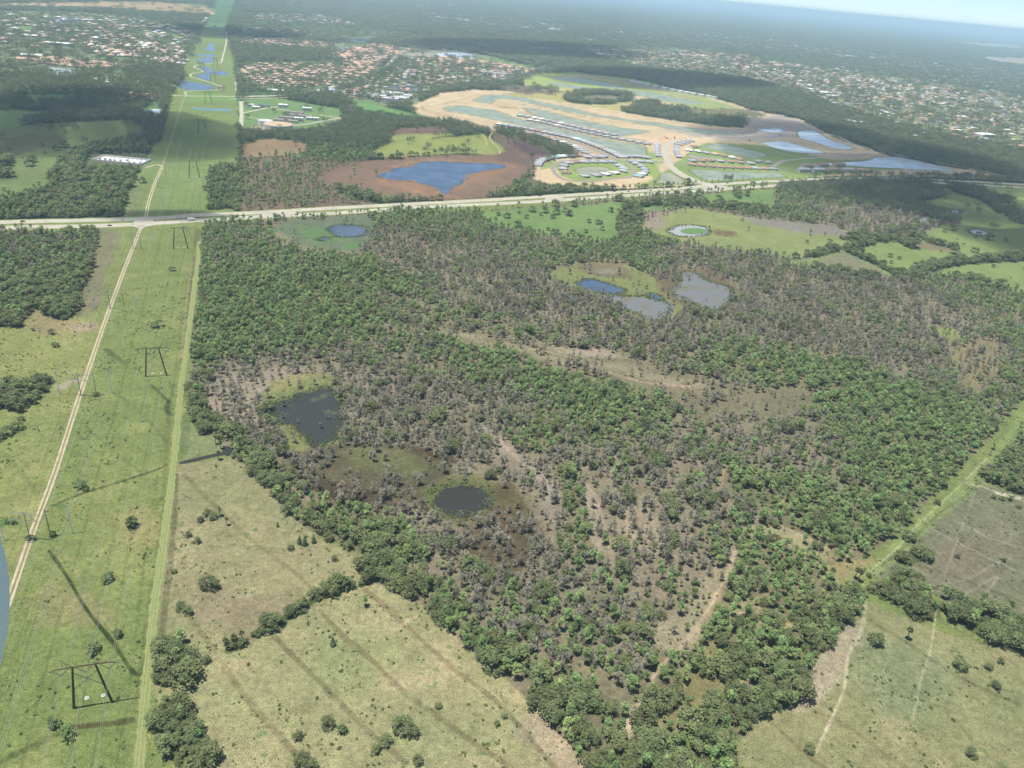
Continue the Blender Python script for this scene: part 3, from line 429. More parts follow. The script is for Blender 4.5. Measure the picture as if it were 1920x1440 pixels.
SHEETS = [
 ('lake', W_BLUE, [(712, 330), (740, 318), (773, 308), (817, 302), (853, 305), (927, 307), (952, 313), (923, 318), (897, 323), (873, 337), (853, 350), (840, 362), (817, 357), (800, 348), (767, 340), (723, 337)], 8),
 ('pond', W_MILK, [(832, 206), (840, 201), (860, 199), (900, 203), (925, 206), (940, 211), (967, 222), (995, 228), (1043, 240), (1108, 257), (1150, 265), (1205, 274), (1209, 285), (1208, 292), (1173, 291), (1133, 277), (1083, 262), (1042, 248), (993, 238), (950, 228), (917, 222), (870, 213)], 1),
 ('pond', W_MILK, [(982, 203), (1007, 205), (1050, 215), (1083, 224), (1150, 237), (1200, 243), (1213, 246), (1160, 255), (1142, 247), (1100, 237), (1050, 227), (1017, 220), (1000, 213)], 1),
 ('pond', W_MILK, [(888, 188), (902, 182), (918, 178), (952, 179), (985, 184), (1018, 192), (1077, 204), (1116, 214), (1181, 224), (1247, 233), (1334, 245), (1387, 251), (1378, 253), (1312, 249), (1236, 237), (1159, 225), (1094, 214), (1050, 206), (1010, 197), (968, 187), (940, 185), (926, 188), (920, 193), (902, 192)], 1),
 ('pond', W_MILK, [(1037, 146), (1060, 144), (1083, 146), (1137, 155), (1175, 165), (1160, 167), (1120, 160), (1080, 154), (1045, 150)], 1),
 ('pond', W_MILK, [(1018, 153), (1060, 158), (1120, 166), (1160, 168), (1203, 171), (1269, 183), (1322, 194), (1290, 195), (1230, 186), (1172, 174), (1100, 168), (1050, 162)], 1),
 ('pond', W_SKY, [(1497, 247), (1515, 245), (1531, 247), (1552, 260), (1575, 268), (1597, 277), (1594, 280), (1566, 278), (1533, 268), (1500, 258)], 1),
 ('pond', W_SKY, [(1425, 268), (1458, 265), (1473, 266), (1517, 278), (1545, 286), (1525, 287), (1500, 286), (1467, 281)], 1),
 ('pond', W_MILK, [(1312, 275), (1343, 270), (1360, 270), (1383, 276), (1437, 290), (1417, 296), (1392, 292), (1350, 283)], 1),
 ('pond', W_MILK, [(1292, 318), (1327, 319), (1383, 322), (1450, 324), (1470, 331), (1417, 334), (1337, 338), (1315, 333)], 1),
 ('pond', W_SKY, [(1516, 308), (1587, 304), (1622, 302), (1649, 295), (1686, 295), (1735, 305), (1782, 317), (1778, 320), (1697, 316), (1631, 313), (1587, 310), (1550, 310)], 1),
 ('pond', W_KHAKI, [(1232, 343), (1238, 335), (1242, 326), (1258, 325), (1281, 338), (1278, 344)], .5), ('pond', W_KHAKI, ell(1112, 319.5, 32, 6.6), .3), ('pond', W_KHAKI, [(1290, 290), (1320, 294), (1343, 298), (1336, 299.5), (1302, 298)], .5),
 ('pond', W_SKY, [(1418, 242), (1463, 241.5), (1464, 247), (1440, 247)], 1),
 ('pond', W_DEEP, [(336, 149), (362, 154), (389, 159), (403, 164), (400, 167), (367, 169), (338, 165)], 1), ('pond', W_DEEP, [(373, 126), (394, 126), (397, 133), (421, 134), (428, 139), (416, 142), (402, 138), (393, 142), (394, 150), (384, 150), (371, 144), (371, 139), (389, 136), (380, 131)], .5),
 ('pond', W_DEEP, [(366, 112), (378, 109.5), (399, 109), (398, 117), (382, 117)], .5), ('pond', W_DEEP, [(364, 102), (402, 102), (398, 107), (378, 105.5)], .5), ('pond', W_DEEP, [(390, 82), (403, 82), (400, 88), (404, 97), (384, 93), (390, 88)], .5),
 ('pond', water('turquoise_basin_water', alb((130, 178, 168)), .15), [(357, 201), (380, 203), (430, 204), (431, 208), (395, 207.5), (364, 205)], .2), ('pond', W_SKY, [(263, 213), (275, 206), (303, 205), (300, 218), (285, 217)], 1),
 ('pond', W_DEEP, [(733, 165), (750, 160), (790, 164), (782, 172), (742, 170)], 1), ('pond', W_DEEP, [(640, 70), (690, 73), (697, 78), (655, 78), (640, 75)], 1), ('pond', W_DEEP, [(640, 88), (690, 94), (682, 98), (642, 94)], 1), ('pond', W_DEEP, [(664, 118), (690, 116), (695, 122), (668, 124)], 1),
 ('pond', W_DEEP, [(500, 145), (520, 142), (522, 154), (506, 157)], 1), ('pond', W_DEEP, [(556, 135), (600, 134), (603, 140), (566, 141)], 1), ('pond', W_SKY, [(815, 101), (860, 97), (890, 104), (882, 110), (830, 106)], 1), ('pond', W_SKY, [(85, 125), (130, 131), (136, 140), (100, 140)], 2), ('pond', W_DEEP, [(100, 33), (150, 33), (140, 42), (108, 43)], 2),
 ('pond', W_DEEP, [(612, 70), (632, 74), (625, 77), (608, 74)], 1), ('pond', W_DEEP, [(560, 88), (600, 92), (620, 90), (600, 95)], 1), ('pond', W_SKY, [(272, 76), (285, 68), (290, 70), (284, 78)], 1), ('pond', W_SKY, [(618, 165), (640, 168), (632, 172), (615, 169)], 1), ('pond', W_DEEP, [(1000, 126), (1022, 124), (1030, 129), (1008, 131)], 1),
 ('pond', W_DEEP, [(618, 105), (655, 104), (660, 109), (625, 110)], 1), ('pond', W_DEEP, [(700, 108), (725, 110), (722, 114), (702, 112)], 1), ('pond', W_SKY, [(895, 132), (955, 138), (960, 144), (900, 138)], 1), ('pond', W_SKY, [(313, 31), (330, 32), (336, 38), (320, 35)], 1),
 ('marsh_pond', W_DARK, [(510, 764), (525, 752), (548, 748), (560, 738), (585, 733), (600, 724), (622, 728), (628, 742), (640, 758), (634, 775), (642, 792), (630, 806), (632, 822), (612, 832), (600, 842), (584, 832), (572, 818), (556, 812), (545, 798), (525, 796), (516, 780)], 3.5), ('marsh_pond', W_PEAT, ell(864, 937, 57, 31), 5),
 ('marsh_pond', W_BLUE, [(1080, 531), (1105, 523), (1135, 530), (1172, 544), (1155, 551), (1120, 547), (1095, 541)], 2), ('marsh_pond', W_GREY, [(1135, 556), (1170, 555), (1210, 556), (1247, 566), (1255, 580), (1235, 603), (1210, 595), (1172, 580), (1145, 570)], 6), ('marsh_pond', W_DEEP, [(1213, 553), (1225, 550), (1243, 560), (1235, 564), (1222, 561)], 1),
 ('marsh_pond', W_GREY, [(1275, 511), (1300, 510), (1335, 530), (1370, 540), (1358, 577), (1322, 582), (1290, 562), (1262, 550), (1273, 532)], 7), ('marsh_pond', W_DEEP, [(1063, 556), (1078, 553), (1090, 562), (1070, 567)], 5), ('marsh_pond', W_DEEP, [(614, 428), (635, 422), (680, 424), (689, 435), (672, 443), (630, 443)], 4), ('marsh_pond', W_DEEP, [(594, 448), (612, 444), (615, 449), (602, 452)], 3),
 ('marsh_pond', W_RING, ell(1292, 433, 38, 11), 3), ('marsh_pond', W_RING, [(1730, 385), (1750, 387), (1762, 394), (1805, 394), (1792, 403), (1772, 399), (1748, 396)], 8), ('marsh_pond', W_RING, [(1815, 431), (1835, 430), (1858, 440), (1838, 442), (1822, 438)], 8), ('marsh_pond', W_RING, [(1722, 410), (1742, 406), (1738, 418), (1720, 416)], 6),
 ('ditch_water', W_PEAT, [(336, 866), (360, 860), (400, 851), (422, 847), (424, 852), (400, 857), (365, 866), (338, 870)], .6), ('ditch_water', W_PEAT, [(418, 836), (432, 838), (440, 848), (428, 855), (418, 850)], .6),]
for nm, M, pg, jit in SHEETS:
    if nm == 'pond' and 760 < pg[0][0] < 1800: LINES.append((pg+pg[:1], 5.5, (138, 142, 96), .9))
    if nm == 'marsh_pond': LINES.append((pg+pg[:1], 5, (112, 114, 76), .6))
for pts_, hw_, c_, st_ in (([(905, 176), (850, 186), (812, 196)], 4, (236, 222, 190), .7), ([(960, 198), (1040, 208), (1130, 226), (1220, 238), (1300, 248)], 3, (236, 220, 186), .7), ([(930, 200), (990, 207), (1080, 226), (1170, 238), (1220, 243)], 3, (150, 150, 100), .7), ([(1050, 210), (1140, 227), (1240, 240)], 3, (164, 140, 104), .6), ([(940, 191), (980, 196), (1040, 206), (1120, 220)], 3, (160, 156, 104), .8),
    ([(1180, 256), (1240, 262), (1290, 258), (1330, 254)], 3, (170, 140, 110), .6), ([(1200, 262), (1260, 268), (1300, 262)], 3, (190, 160, 126), .6), ([(1240, 236), (1330, 246), (1400, 246)], 4, (214, 206, 196), .6), ([(1300, 256), (1380, 256), (1470, 246)], 4, (214, 206, 196), .7), ([(1500, 234), (1560, 262), (1620, 282)], 4, (170, 164, 130), .7), ([(1480, 222), (1540, 240), (1600, 270)], 3, (220, 200, 176), .7),
    ([(1650, 292), (1760, 314), (1880, 336)], 5, (170, 166, 130), .8), ([(1640, 284), (1720, 298), (1840, 322)], 3, (226, 216, 198), .7), ([(1070, 338), (1120, 343), (1200, 338)], 3, (236, 214, 180), .7), ([(975, 226), (1030, 238), (1100, 254)], 3, (206, 200, 190), .6), ([(800, 205), (860, 216), (930, 232)], 4, (236, 218, 182), .6), ([(840, 178), (800, 190), (780, 200)], 3, (240, 224, 190), .6), ([(1120, 147), (1200, 162), (1290, 184)], 3, (150, 176, 100), .7), ([(1030, 150), (1100, 158), (1160, 168)], 3, (160, 182, 104), .7)):
    LINES.append((pts_, hw_, c_, st_))
build_ground()
for i, (nm, M, pg, jit) in enumerate(SHEETS):
    r = float(np.linalg.norm(G(*pg[0])[:2])); o = obj(nm, fill(nm, pg, .06+.00002*r, M, jit*.25)); o['kind'] = 'structure'
GREEN_ISLE = obj('marsh_grass', fill('marsh_grass', ell(1300, 433, 24, 5.6), .35, mat('marsh_green', alb((116, 156, 90)), 1)))
tag(GREEN_ISLE, 'bright green marsh grass in the middle of the silver ring pond', None, None, 'stuff')

CONC = mat('pale_concrete', None, .85, noisecol(alb((206, 200, 180)), alb((226, 220, 200)), .05, 5)); ASPH = mat('worn_asphalt', None, .85, noisecol(alb((150, 148, 140)), alb((172, 168, 158)), .05, 5))
SHELL = mat('shell_sand_rut', None, .95, noisecol(alb((206, 192, 156)), alb((232, 222, 192)), .25, 6)); PATHM = mat('light_path', alb((222, 218, 190)), .9); SUBB = mat('limerock', alb((212, 206, 190)), .9); STREET = mat('street_asphalt', alb((176, 168, 156)), .9)
PAINT = mat('road_paint', (.75, .75, .7), .7)
def road(name, line, width, M, z=.1, offs=0., jit=0., n=8):
    l = smooth_line(GA(line)[:, :2], n=n); z += .00003*float(np.hypot(*l[len(l)//2])); o = obj(name, ribbon(name, l, offs, width, z, M, jit)); o['kind'] = 'structure'; return l, z
HN = [(-300, 427), (0, 417), (273, 410), (367, 403.5), (480, 399), (640, 389.5), (873, 377.5), (1000, 370), (1280, 353), (1340, 346), (1497, 337.5), (1613, 334), (1700, 335.5), (1780, 338.5), (1920, 346), (2300, 370)]
HS = [(-300, 439), (0, 427.5), (160, 424), (267, 420), (400, 411.5), (500, 406), (640, 399), (800, 388), (1007, 378), (1280, 359.5), (1453, 348), (1513, 343.5), (1613, 339.5), (1700, 341), (1793, 344.5), (1920, 352), (2300, 377)]
for nm, L_ in (('highway_carriageway', HN), ('highway_carriageway', HS)):
    road('highway_verge', L_, 21, mat('road_verge', None, 1, noisecol(alb((140, 160, 100)), alb((182, 180, 130)), .04)), .04)
    l, z = road(nm, L_, 12.5, CONC, .1)
    for of, wd in ((-5.4, .3), (5.4, .3)): o = obj('edge_line', ribbon('edge_line', l, of, wd, z+.02, PAINT)); o['kind'] = 'structure'
    s = np.r_[0, np.cumsum(np.hypot(*np.diff(l, axis=0).T))]; b = MB()
    for of in (-1.8, 1.8):
        for t in np.arange(0, s[-1]-4, 12.):
            p = np.array([np.interp(t, s, l[:, 0]), np.interp(t, s, l[:, 1])]); q = np.array([np.interp(t+3.2, s, l[:, 0]), np.interp(t+3.2, s, l[:, 1])]); d = (q-p)/np.linalg.norm(q-p); nn = np.array([-d[1], d[0]]); p = p+nn*of; q = q+nn*of; w_ = nn*.1
            b.poly([(*(p-w_), z+.025), (*(q-w_), z+.025), (*(q+w_), z+.025), (*(p+w_), z+.025)])
    o = obj('lane_marking', b.mesh('lane_marking', [PAINT])); o['kind'] = 'structure'
for a, b_, wd in (((273, 410), (266, 420.5), 22), ((525, 396.5), (522, 405), 45), ((1038, 368), (1040, 376.5), 30), ((1345, 346), (1330, 356), 40), ((770, 382.5), (768, 390.5), 12)):
    road('median_crossover', [a, b_], wd, CONC, .16, n=2)
DR = [(-40, 1270), (15, 1130), (60, 1000), (105, 880), (150, 740), (207, 575), (250, 462), (266, 423)]
for of in (-1.15, 1.15): road('dirt_road_rut', DR, 1.25, SHELL, .05, of, .35, 14)
road('dirt_road_crown', DR, 1.15, mat('rut_crown', None, 1, noisecol(alb((176, 160, 118)), alb((150, 150, 96)), .4)), .045, 0, .2, 14)
for of in (-1.3, 1.3): road('dirt_road_rut', [(273, 408), (280, 375), (290, 345), (300, 322), (305, 312)], 1.5, SHELL, .06, of, .3)
road('dirt_road', [(305, 312), (313, 285), (325, 250), (335, 215), (343, 190), (350, 178)], 3.2, mat('dim_track', alb((168, 172, 132)), .95), .06, 0, .2); road('dirt_road', [(304, 312), (296, 309), (285, 311), (272, 315)], 4, SHELL, .06)
road('road_apron', [(240, 421.5), (262, 426), (267, 424)], 5, CONC, .12); road('road_apron', [(292, 420), (270, 425), (262, 430)], 5, CONC, .13)
TR = [(255, 1500), (268, 1350), (278, 1250), (290, 1130), (300, 1065), (312, 975), (323, 890), (333, 790), (340, 720), (350, 650), (361, 565), (371, 490), (374, 452)]
road('grass_track', TR, 4.8, mat('mown_grass', None, 1, noisecol(alb((138, 158, 94)), alb((172, 180, 116)), .6, 8)), .03, 0, .6, 20)
for of in (-1.6, .2, 1.5): road('track_rut', TR, .35, mat('faint_rut', alb((186, 184, 134)), 1), .06, of, .9, 14)
STRM = [([(-50, 168), (150, 168), (240, 173), (310, 178), (350, 180), (443, 181)], 9, PATHM), ([(443, 181), (500, 180), (556, 176), (600, 168), (640, 158), (690, 142), (725, 124), (745, 104), (760, 96), (800, 95), (870, 95), (908, 96)], 16, CONC),
 ([(430, 186), (550, 182), (600, 172)], 6, PATHM), ([(905, 92), (950, 107), (1040, 127), (1150, 150), (1280, 180), (1400, 208), (1470, 216)], 11, ASPH), ([(700, 40), (780, 65), (860, 85), (900, 93)], 16, ASPH),
 ([(350, 178), (347, 173), (365, 170), (400, 169), (418, 165), (400, 157), (372, 148), (358, 144), (360, 138), (380, 134), (372, 130), (364, 126), (370, 122), (400, 118), (414, 117), (418, 105), (422, 90), (425, 70), (424, 60)], 5, PATHM), ([(442, 174), (442, 150)], 5, PATHM),
 ([(452, 190), (453, 215), (453, 238), (465, 245)], 8, PATHM), ([(455, 212), (475, 208), (505, 202), (530, 200)], 7, PATHM), ([(453, 218), (480, 222), (515, 229), (550, 235)], 4, PATHM), ([(545, 236), (580, 232), (610, 226), (650, 220)], 8, SUBB), ([(520, 205), (545, 208), (560, 214), (585, 218)], 9, SUBB), ([(600, 216), (640, 221), (650, 218)], 8, SUBB),
 ([(1345, 350), (1310, 340), (1280, 327), (1262, 315), (1254, 306), (1250, 297), (1247, 285), (1250, 274), (1262, 266), (1280, 262)], 14, CONC), ([(1340, 350), (1300, 339), (1272, 325), (1258, 314)], 14, CONC), ([(1200, 302), (1250, 303), (1262, 305), (1290, 307), (1350, 311), (1430, 316), (1480, 320)], 8, STREET),
 ([(1052, 262), (1090, 270), (1120, 283), (1150, 297), (1170, 304), (1182, 310), (1188, 318), (1188, 327), (1178, 333)], 9, STREET), ([(1178, 333), (1150, 335), (1110, 339), (1080, 340), (1060, 337), (1046, 330), (1038, 320), (1037, 311), (1046, 306), (1060, 302), (1090, 300), (1130, 300), (1155, 301)], 9, STREET), ([(990, 228), (1040, 238), (1100, 252), (1160, 262), (1200, 268)], 7, STREET), ([(940, 240), (990, 247), (1050, 259), (1080, 268)], 7, STREET),
 ([(1450, 312), (1465, 303), (1480, 300), (1530, 296), (1580, 294), (1610, 290), (1635, 283), (1625, 277), (1600, 270), (1570, 257), (1540, 247), (1505, 231)], 9, SUBB), ([(1370, 262), (1430, 278), (1488, 294)], 3, PATHM), ([(1632, 284), (1700, 292), (1780, 309), (1850, 322), (1925, 340)], 6, SUBB), ([(1440, 258), (1462, 250), (1470, 243), (1462, 236), (1450, 232), (1400, 218)], 9, mat('wet_limerock', alb((178, 190, 196)), .6)), ([(1480, 262), (1540, 276), (1590, 290), (1620, 292)], 5, SUBB),
 ([(1700, 320), (1780, 324), (1830, 327)], 12, SUBB), ([(1470, 258), (1380, 262), (1330, 258)], 10, SUBB), ([(1640, 278), (1720, 296), (1800, 312)], 4, SUBB),
 ([(1060, 200), (1180, 196), (1200, 190), (1180, 186)], 5, PATHM), ([(1230, 190), (1340, 197), (1370, 203)], 4, PATHM), ([(925, 248), (918, 256), (925, 268), (936, 280), (935, 288), (905, 289)], 4, mat('sandy_path', alb((192, 180, 130)), 1)), ([(905, 253), (912, 266), (910, 275), (880, 280)], 3, mat('sandy_path', alb((192, 180, 130)), 1)),
 ([(1530, 126), (1541, 138)], 9, PATHM), ([(1570, 142), (1594, 162)], 10, PATHM), ([(1598, 140), (1622, 162)], 10, PATHM), ([(1632, 146), (1660, 168)], 8, PATHM), ([(1660, 146), (1698, 174)], 10, PATHM), ([(1724, 164), (1760, 182)], 8, PATHM), ([(1770, 172), (1810, 190)], 8, PATHM), ([(1820, 152), (1850, 166)], 10, PATHM), ([(1610, 190), (1700, 192), (1800, 195), (1900, 206)], 8, PATHM), ([(1860, 190), (1920, 215)], 9, PATHM), ([(1625, 240), (1670, 250)], 16, mat('long_pale_yard', alb((196, 200, 180)), 1)), ([(1670, 98), (1680, 106)], 12, PATHM), ([(376, 45), (388, 32)], 14, PATHM), ([(1770, 76), (1830, 82), (1920, 92)], 60, mat('pale_strip', alb((196, 198, 176)), 1)), ([(1360, 14), (1410, 20), (1460, 26)], 120, mat('pale_strip', alb((196, 198, 190)), 1)),
 ([(0, 10), (140, 8), (300, 12), (380, 20), (392, 26), (330, 24), (200, 14)], 40, mat('bare_soil', alb((222, 186, 150)), 1)), ([(20, 108), (60, 116), (120, 128), (200, 128)], 3, PATHM)]
for l_, wd, M in STRM: road('street' if wd > 6 else 'path', l_, wd, M, .14)
# ------------------------------------------------------------------ plants
LEAF = {k: mat(k+'_leaves', None, .9, noisecol(a, b, sc, 3, .35, .68, rn), .1) for k, a, b, sc, rn in (
 ('pine', (.130, .204, .080), (.285, .390, .145), .45, .34), ('paperbark', (.178, .174, .128), (.312, .300, .228), .5, .28), ('oak', (.104, .134, .064), (.218, .250, .108), .4, .24), ('conifer', (.09, .14, .07), (.16, .22, .10), .6, .15),
 ('palm', (.12, .15, .06), (.27, .285, .14), .9, .18), ('bush', (.085, .13, .05), (.16, .205, .08), .8, .3), ('wood', (.115, .145, .078), (.205, .240, .122), .25, .24))}
for M in LEAF.values():
    N = M.node_tree.nodes; L = M.node_tree.links; pb = N['Principled BSDF']; tl = N.new('ShaderNodeBsdfTranslucent'); mx = N.new('ShaderNodeMixShader'); mx.inputs[0].default_value = .3
    L.new(pb.inputs['Base Color'].links[0].from_socket, tl.inputs['Color']); L.new(pb.outputs[0], mx.inputs[1]); L.new(tl.outputs[0], mx.inputs[2]); L.new(mx.outputs[0], N['Material Output'].inputs['Surface'])
BARK = mat('grey_bark', None, .95, noisecol((.16, .14, .12), (.30, .27, .24), 3)); BARKD = mat('brown_bark', None, .95, noisecol((.09, .07, .055), (.17, .14, .11), 3))
def leaves(lobes, n, size, rs, up=.35, shell=.5):
    lb = np.array(lobes, float); wgt = lb[:, 3]**2; k = rs.choice(len(lb), n, p=wgt/wgt.sum()); d = rs.normal(size=(n, 3)); d /= np.linalg.norm(d, axis=1)[:, None]; d[:, 2] = np.where(d[:, 2] < -.35, -d[:, 2], d[:, 2])
    zz = lb[k, 4] if lb.shape[1] > 4 else np.ones(n); rad = lb[k, 3]*(shell+(1-shell)*rs.random(n)**.6)*(1+.12*rs.normal(size=n)); c = lb[k, :3]+d*rad[:, None]*np.c_[np.ones(n), np.ones(n), zz]
    nn = d*.7+rs.normal(size=(n, 3))*.45+np.array([0, 0, .75]); nn /= np.linalg.norm(nn, axis=1)[:, None]; t = np.cross(nn, rs.normal(size=(n, 3))); t /= np.linalg.norm(t, axis=1)[:, None]; b = np.cross(nn, t)
    s = size*(.6+.8*rs.random(n))[:, None]; s2 = s*(.55+.4*rs.random(n))[:, None]; V = np.stack([c-t*s, c-b*s2, c+t*s, c+b*s2], 1).reshape(-1, 3); return V, np.arange(4*n).reshape(n, 4)
def limbs(b, H_, r, lobes, k=6):
    b.tube((0, 0, -.2), (0, 0, H_), r, r*.45, 7)
    for l in lobes[:k]:
        z0 = H_*random.uniform(.45, .9); b.tube((0, 0, z0), (l[0]*.8, l[1]*.8, l[2]), r*.4, r*.12, 5)
def kind_lobes(kind, rs):
    L_ = []
    if kind == 'pine':
        for i in range(12): a = rs.random()*6.3; q = rs.random()**.6*2.1; L_.append((q*math.cos(a), q*math.sin(a), 5.0+rs.random()*5.6-q*.5, 1.1+rs.random()*.75, .85))
        return L_, 360, .42, 10.5, .2
    if kind == 'paperbark':
        for i in range(11): a = rs.random()*6.3; z = 1.9+rs.random()*6.4; q = rs.random()**.7*1.65; L_.append((q*math.cos(a), q*math.sin(a), z, (1.0+rs.random()*.6)*(1.15-abs(z-4.4)/9), 1.35))
        return L_, int(rs.choice([330, 330, 120])), .36, 8.2, .13
    if kind == 'oak':
        for i in range(15): a = rs.random()*6.3; q = rs.random()**.55*4.6; L_.append((q*math.cos(a), q*math.sin(a), 6.9-q*.55+rs.random()*1.6, 1.9+rs.random()*1.0, .8))
        for i in range(7): a = rs.random()*6.3; L_.append((4.7*math.cos(a), 4.7*math.sin(a), 2.6, 1.6, 1.1))
        return L_, 760, .52, 6.5, .38
    if kind == 'conifer':
        for i in range(12): z = .9+i*.62; a = rs.random()*6.3; L_.append((.25*math.cos(a), .25*math.sin(a), z, 1.75*(1-i/13.)+.2, .7))
        return L_, 330, .34, 8.2, .16
    if kind == 'bush':
        for i in range(5): a = rs.random()*6.3; q = rs.random()*.9; L_.append((q*math.cos(a), q*math.sin(a), .6+rs.random()*.5, .6+rs.random()*.4, .8))
        return L_, 90, .24, 1, .06
def make_kind(kind, seed):
    rs = np.random.default_rng(seed); random.seed(seed)
    if kind == 'palm':
        b = MB(); b.tube((0, 0, -.2), (.15, .1, 5.4), .22, .17, 7); V = []; F = []
        for i in range(46):
            a = rs.random()*6.3; e = rs.random()*2.1-.75; l = 1.45+rs.random()*.4; d = np.array([math.cos(a)*math.cos(e), math.sin(a)*math.cos(e), math.sin(e)]); s = np.array([-math.sin(a), math.cos(a), 0]); c = np.array([.15, .1, 5.6]); tip = c+d*l-np.array([0, 0, .3]); mid = c+d*l*.65
            n = len(V); V += [c+d*.25, mid-s*.52, tip, mid+s*.52]; F.append((n, n+1, n+2, n+3))
        return np.array(V), np.array(F), b
    L_, n, s, h, r = kind_lobes(kind, rs); V, F = leaves(L_, n, s, rs); b = MB()
    limbs(b, h*.86, r, L_, 6 if kind != 'bush' else 3); return V, F, b
VAR = {'conifer': 2, 'pine': 4, 'paperbark': 4, 'oak': 4, 'palm': 3, 'bush': 3}; PARTS = {}; FULL = {}
def merged(name, V, F, b, mats):
    tv = np.array(b.v); n = len(V); fs = [tuple(f) for f in F]+[tuple(n+i for i in f) for f in b.f]; me = bpy.data.meshes.new(name); me.from_pydata([tuple(v) for v in np.vstack([V, tv])], [], fs)
    for q in mats: me.materials.append(q)
    me.polygons.foreach_set('material_index', [0]*len(F)+[1]*len(b.f)); return me
for kd, nv in VAR.items():
    PARTS[kd] = []; FULL[kd] = []
    for i in range(nv):
        V, F, b = make_kind(kd, 100+i*7+len(kd)); bk = BARK if kd == 'paperbark' else BARKD
        PARTS[kd].append((mkmesh(kd+'_crown', V, F, [LEAF[kd]]), b.mesh(kd+'_trunk', [bk]))); FULL[kd].append(merged(kd+'_tree', V, F, b, [LEAF[kd], bk]))
def clump(seed):
    rs = np.random.default_rng(seed); L_ = []
    for i in range(11): a = rs.random()*6.3; q = rs.random()**.5*.85; L_.append((q*math.cos(a), q*math.sin(a), .30+rs.random()*.25, .20+rs.random()*.16, 1.2))
    V, F = leaves(L_, 300, .062, rs); b = MB(); b.tube((0, 0, 0), (0, 0, .3), .03, .02, 5); return merged('tree_group', V, F, b, [LEAF['wood'], BARKD])
FULL['clump'] = [clump(900+i) for i in range(5)]
def instance_stuff(name, pts, idx, scl, rot, meshes, label, group=None):
    """many copies that nobody could count, as one object"""
    pts = np.asarray(pts, np.float32); n = len(pts)
    if not n: return
    me = bpy.data.meshes.new(name); me.vertices.add(n); me.vertices.foreach_set('co', pts.ravel())
    a = me.attributes.new('pick', 'INT', 'POINT'); a.data.foreach_set('value', np.asarray(idx, np.int32)); a = me.attributes.new('size', 'FLOAT_VECTOR', 'POINT'); a.data.foreach_set('vector', np.asarray(scl, np.float32).ravel())
    ro = np.zeros((n, 3), np.float32); ro[:, 2] = rot; a = me.attributes.new('turn', 'FLOAT_VECTOR', 'POINT'); a.data.foreach_set('vector', ro.ravel())
    g = bpy.data.node_groups.new(name, 'GeometryNodeTree'); g.interface.new_socket('Geometry', in_out='INPUT', socket_type='NodeSocketGeometry'); g.interface.new_socket('Geometry', in_out='OUTPUT', socket_type='NodeSocketGeometry')
    N = g.nodes; L = g.links; gi = N.new('NodeGroupInput'); go = N.new('NodeGroupOutput'); ti = N.new('GeometryNodeGeometryToInstance')
    for k in meshes:
        h = bpy.data.objects.new(k.name, k); oi = N.new('GeometryNodeObjectInfo'); oi.inputs['Object'].default_value = h; L.new(oi.outputs['Geometry'], ti.inputs[0])
    ip = N.new('GeometryNodeInstanceOnPoints'); ip.inputs['Pick Instance'].default_value = True; L.new(gi.outputs[0], ip.inputs['Points']); L.new(ti.outputs[0], ip.inputs['Instance'])
    for at, ty, sk_ in (('pick', 'INT', 'Instance Index'), ('turn', 'FLOAT_VECTOR', 'Rotation'), ('size', 'FLOAT_VECTOR', 'Scale')):
        na = N.new('GeometryNodeInputNamedAttribute'); na.data_type = ty; na.inputs[0].default_value = at; L.new([x for x in na.outputs if x.enabled][0], ip.inputs[sk_])
    L.new(ip.outputs[0], go.inputs[0]); o = obj(name, me); o.modifiers.new('copies', 'NODES').node_group = g; tag(o, label, None, group, 'stuff'); return o

PXW = {'conifer': 'dark green conifer', 'pine': 'bright green pine tree', 'paperbark': 'grey green thin-crowned paperbark tree', 'oak': 'dark green round-crowned oak tree', 'palm': 'yellow green cabbage palm tree', 'bush': 'low green bush'}
CATN = {'conifer': 'conifer', 'pine': 'pine tree', 'paperbark': 'paperbark tree', 'oak': 'oak tree', 'palm': 'palm tree', 'bush': 'bush'}
NAMEO = {'conifer': 'conifer_tree', 'pine': 'pine_tree', 'paperbark': 'paperbark_tree', 'oak': 'oak_tree', 'palm': 'palm_tree', 'bush': 'bush'}
PLACES = [((620, 1000), 'in the wood edge beside the tan field'), ((870, 1060), 'in the grey wood below the dark round pond'), ((1120, 1180), 'in the thin southern wood'), ((1080, 1330), 'at the southern tip of the wood'), ((1230, 1400), 'at the bottom edge of the wood'), ((1400, 1260), 'beside the double rutted track'), ((1520, 1200), 'in the dark belt beside the pinkish pasture'), ((1450, 1060), 'in the green corner near the grass lane'), ((1680, 1110), 'in the belt between the two eastern pastures'), ((1850, 1170), 'in the belt at the far east pasture edge'), ((780, 1000), 'around the marsh by the dark round pond'), ((560, 860), 'around the weedy dark pond'), ((1300, 1000), 'in the sandy middle of the wood'), ((340, 1260), 'in the clump beside the lane near the steel frame pylon'), ((350, 1400), 'in the lower clump beside the lane'), ((450, 1210), 'along the hedge between the two tan fields'), ((1600, 960), 'in the green wood above the grass lane'), ((400, 760), 'in the wood edge by the ditch bridge'), ((60, 740), 'in the thicket beside the dirt road'), ((600, 1350), 'scattered in the lower tan pasture'), ((420, 1000), 'scattered in the upper tan field'), ((1650, 1300), 'scattered in the eastern pasture'), ((150, 900), 'in the power line meadow'), ((1890, 880), 'in the thicket beyond the grass lane')]
PLW = GA([p for p, _ in PLACES])[:, :2]
SHORT = {'pine': 'bright green pine', 'paperbark': 'grey green paperbark', 'oak': 'round dark green oak', 'palm': 'yellow green palm', 'bush': 'low green bush', 'conifer': 'conifer'}
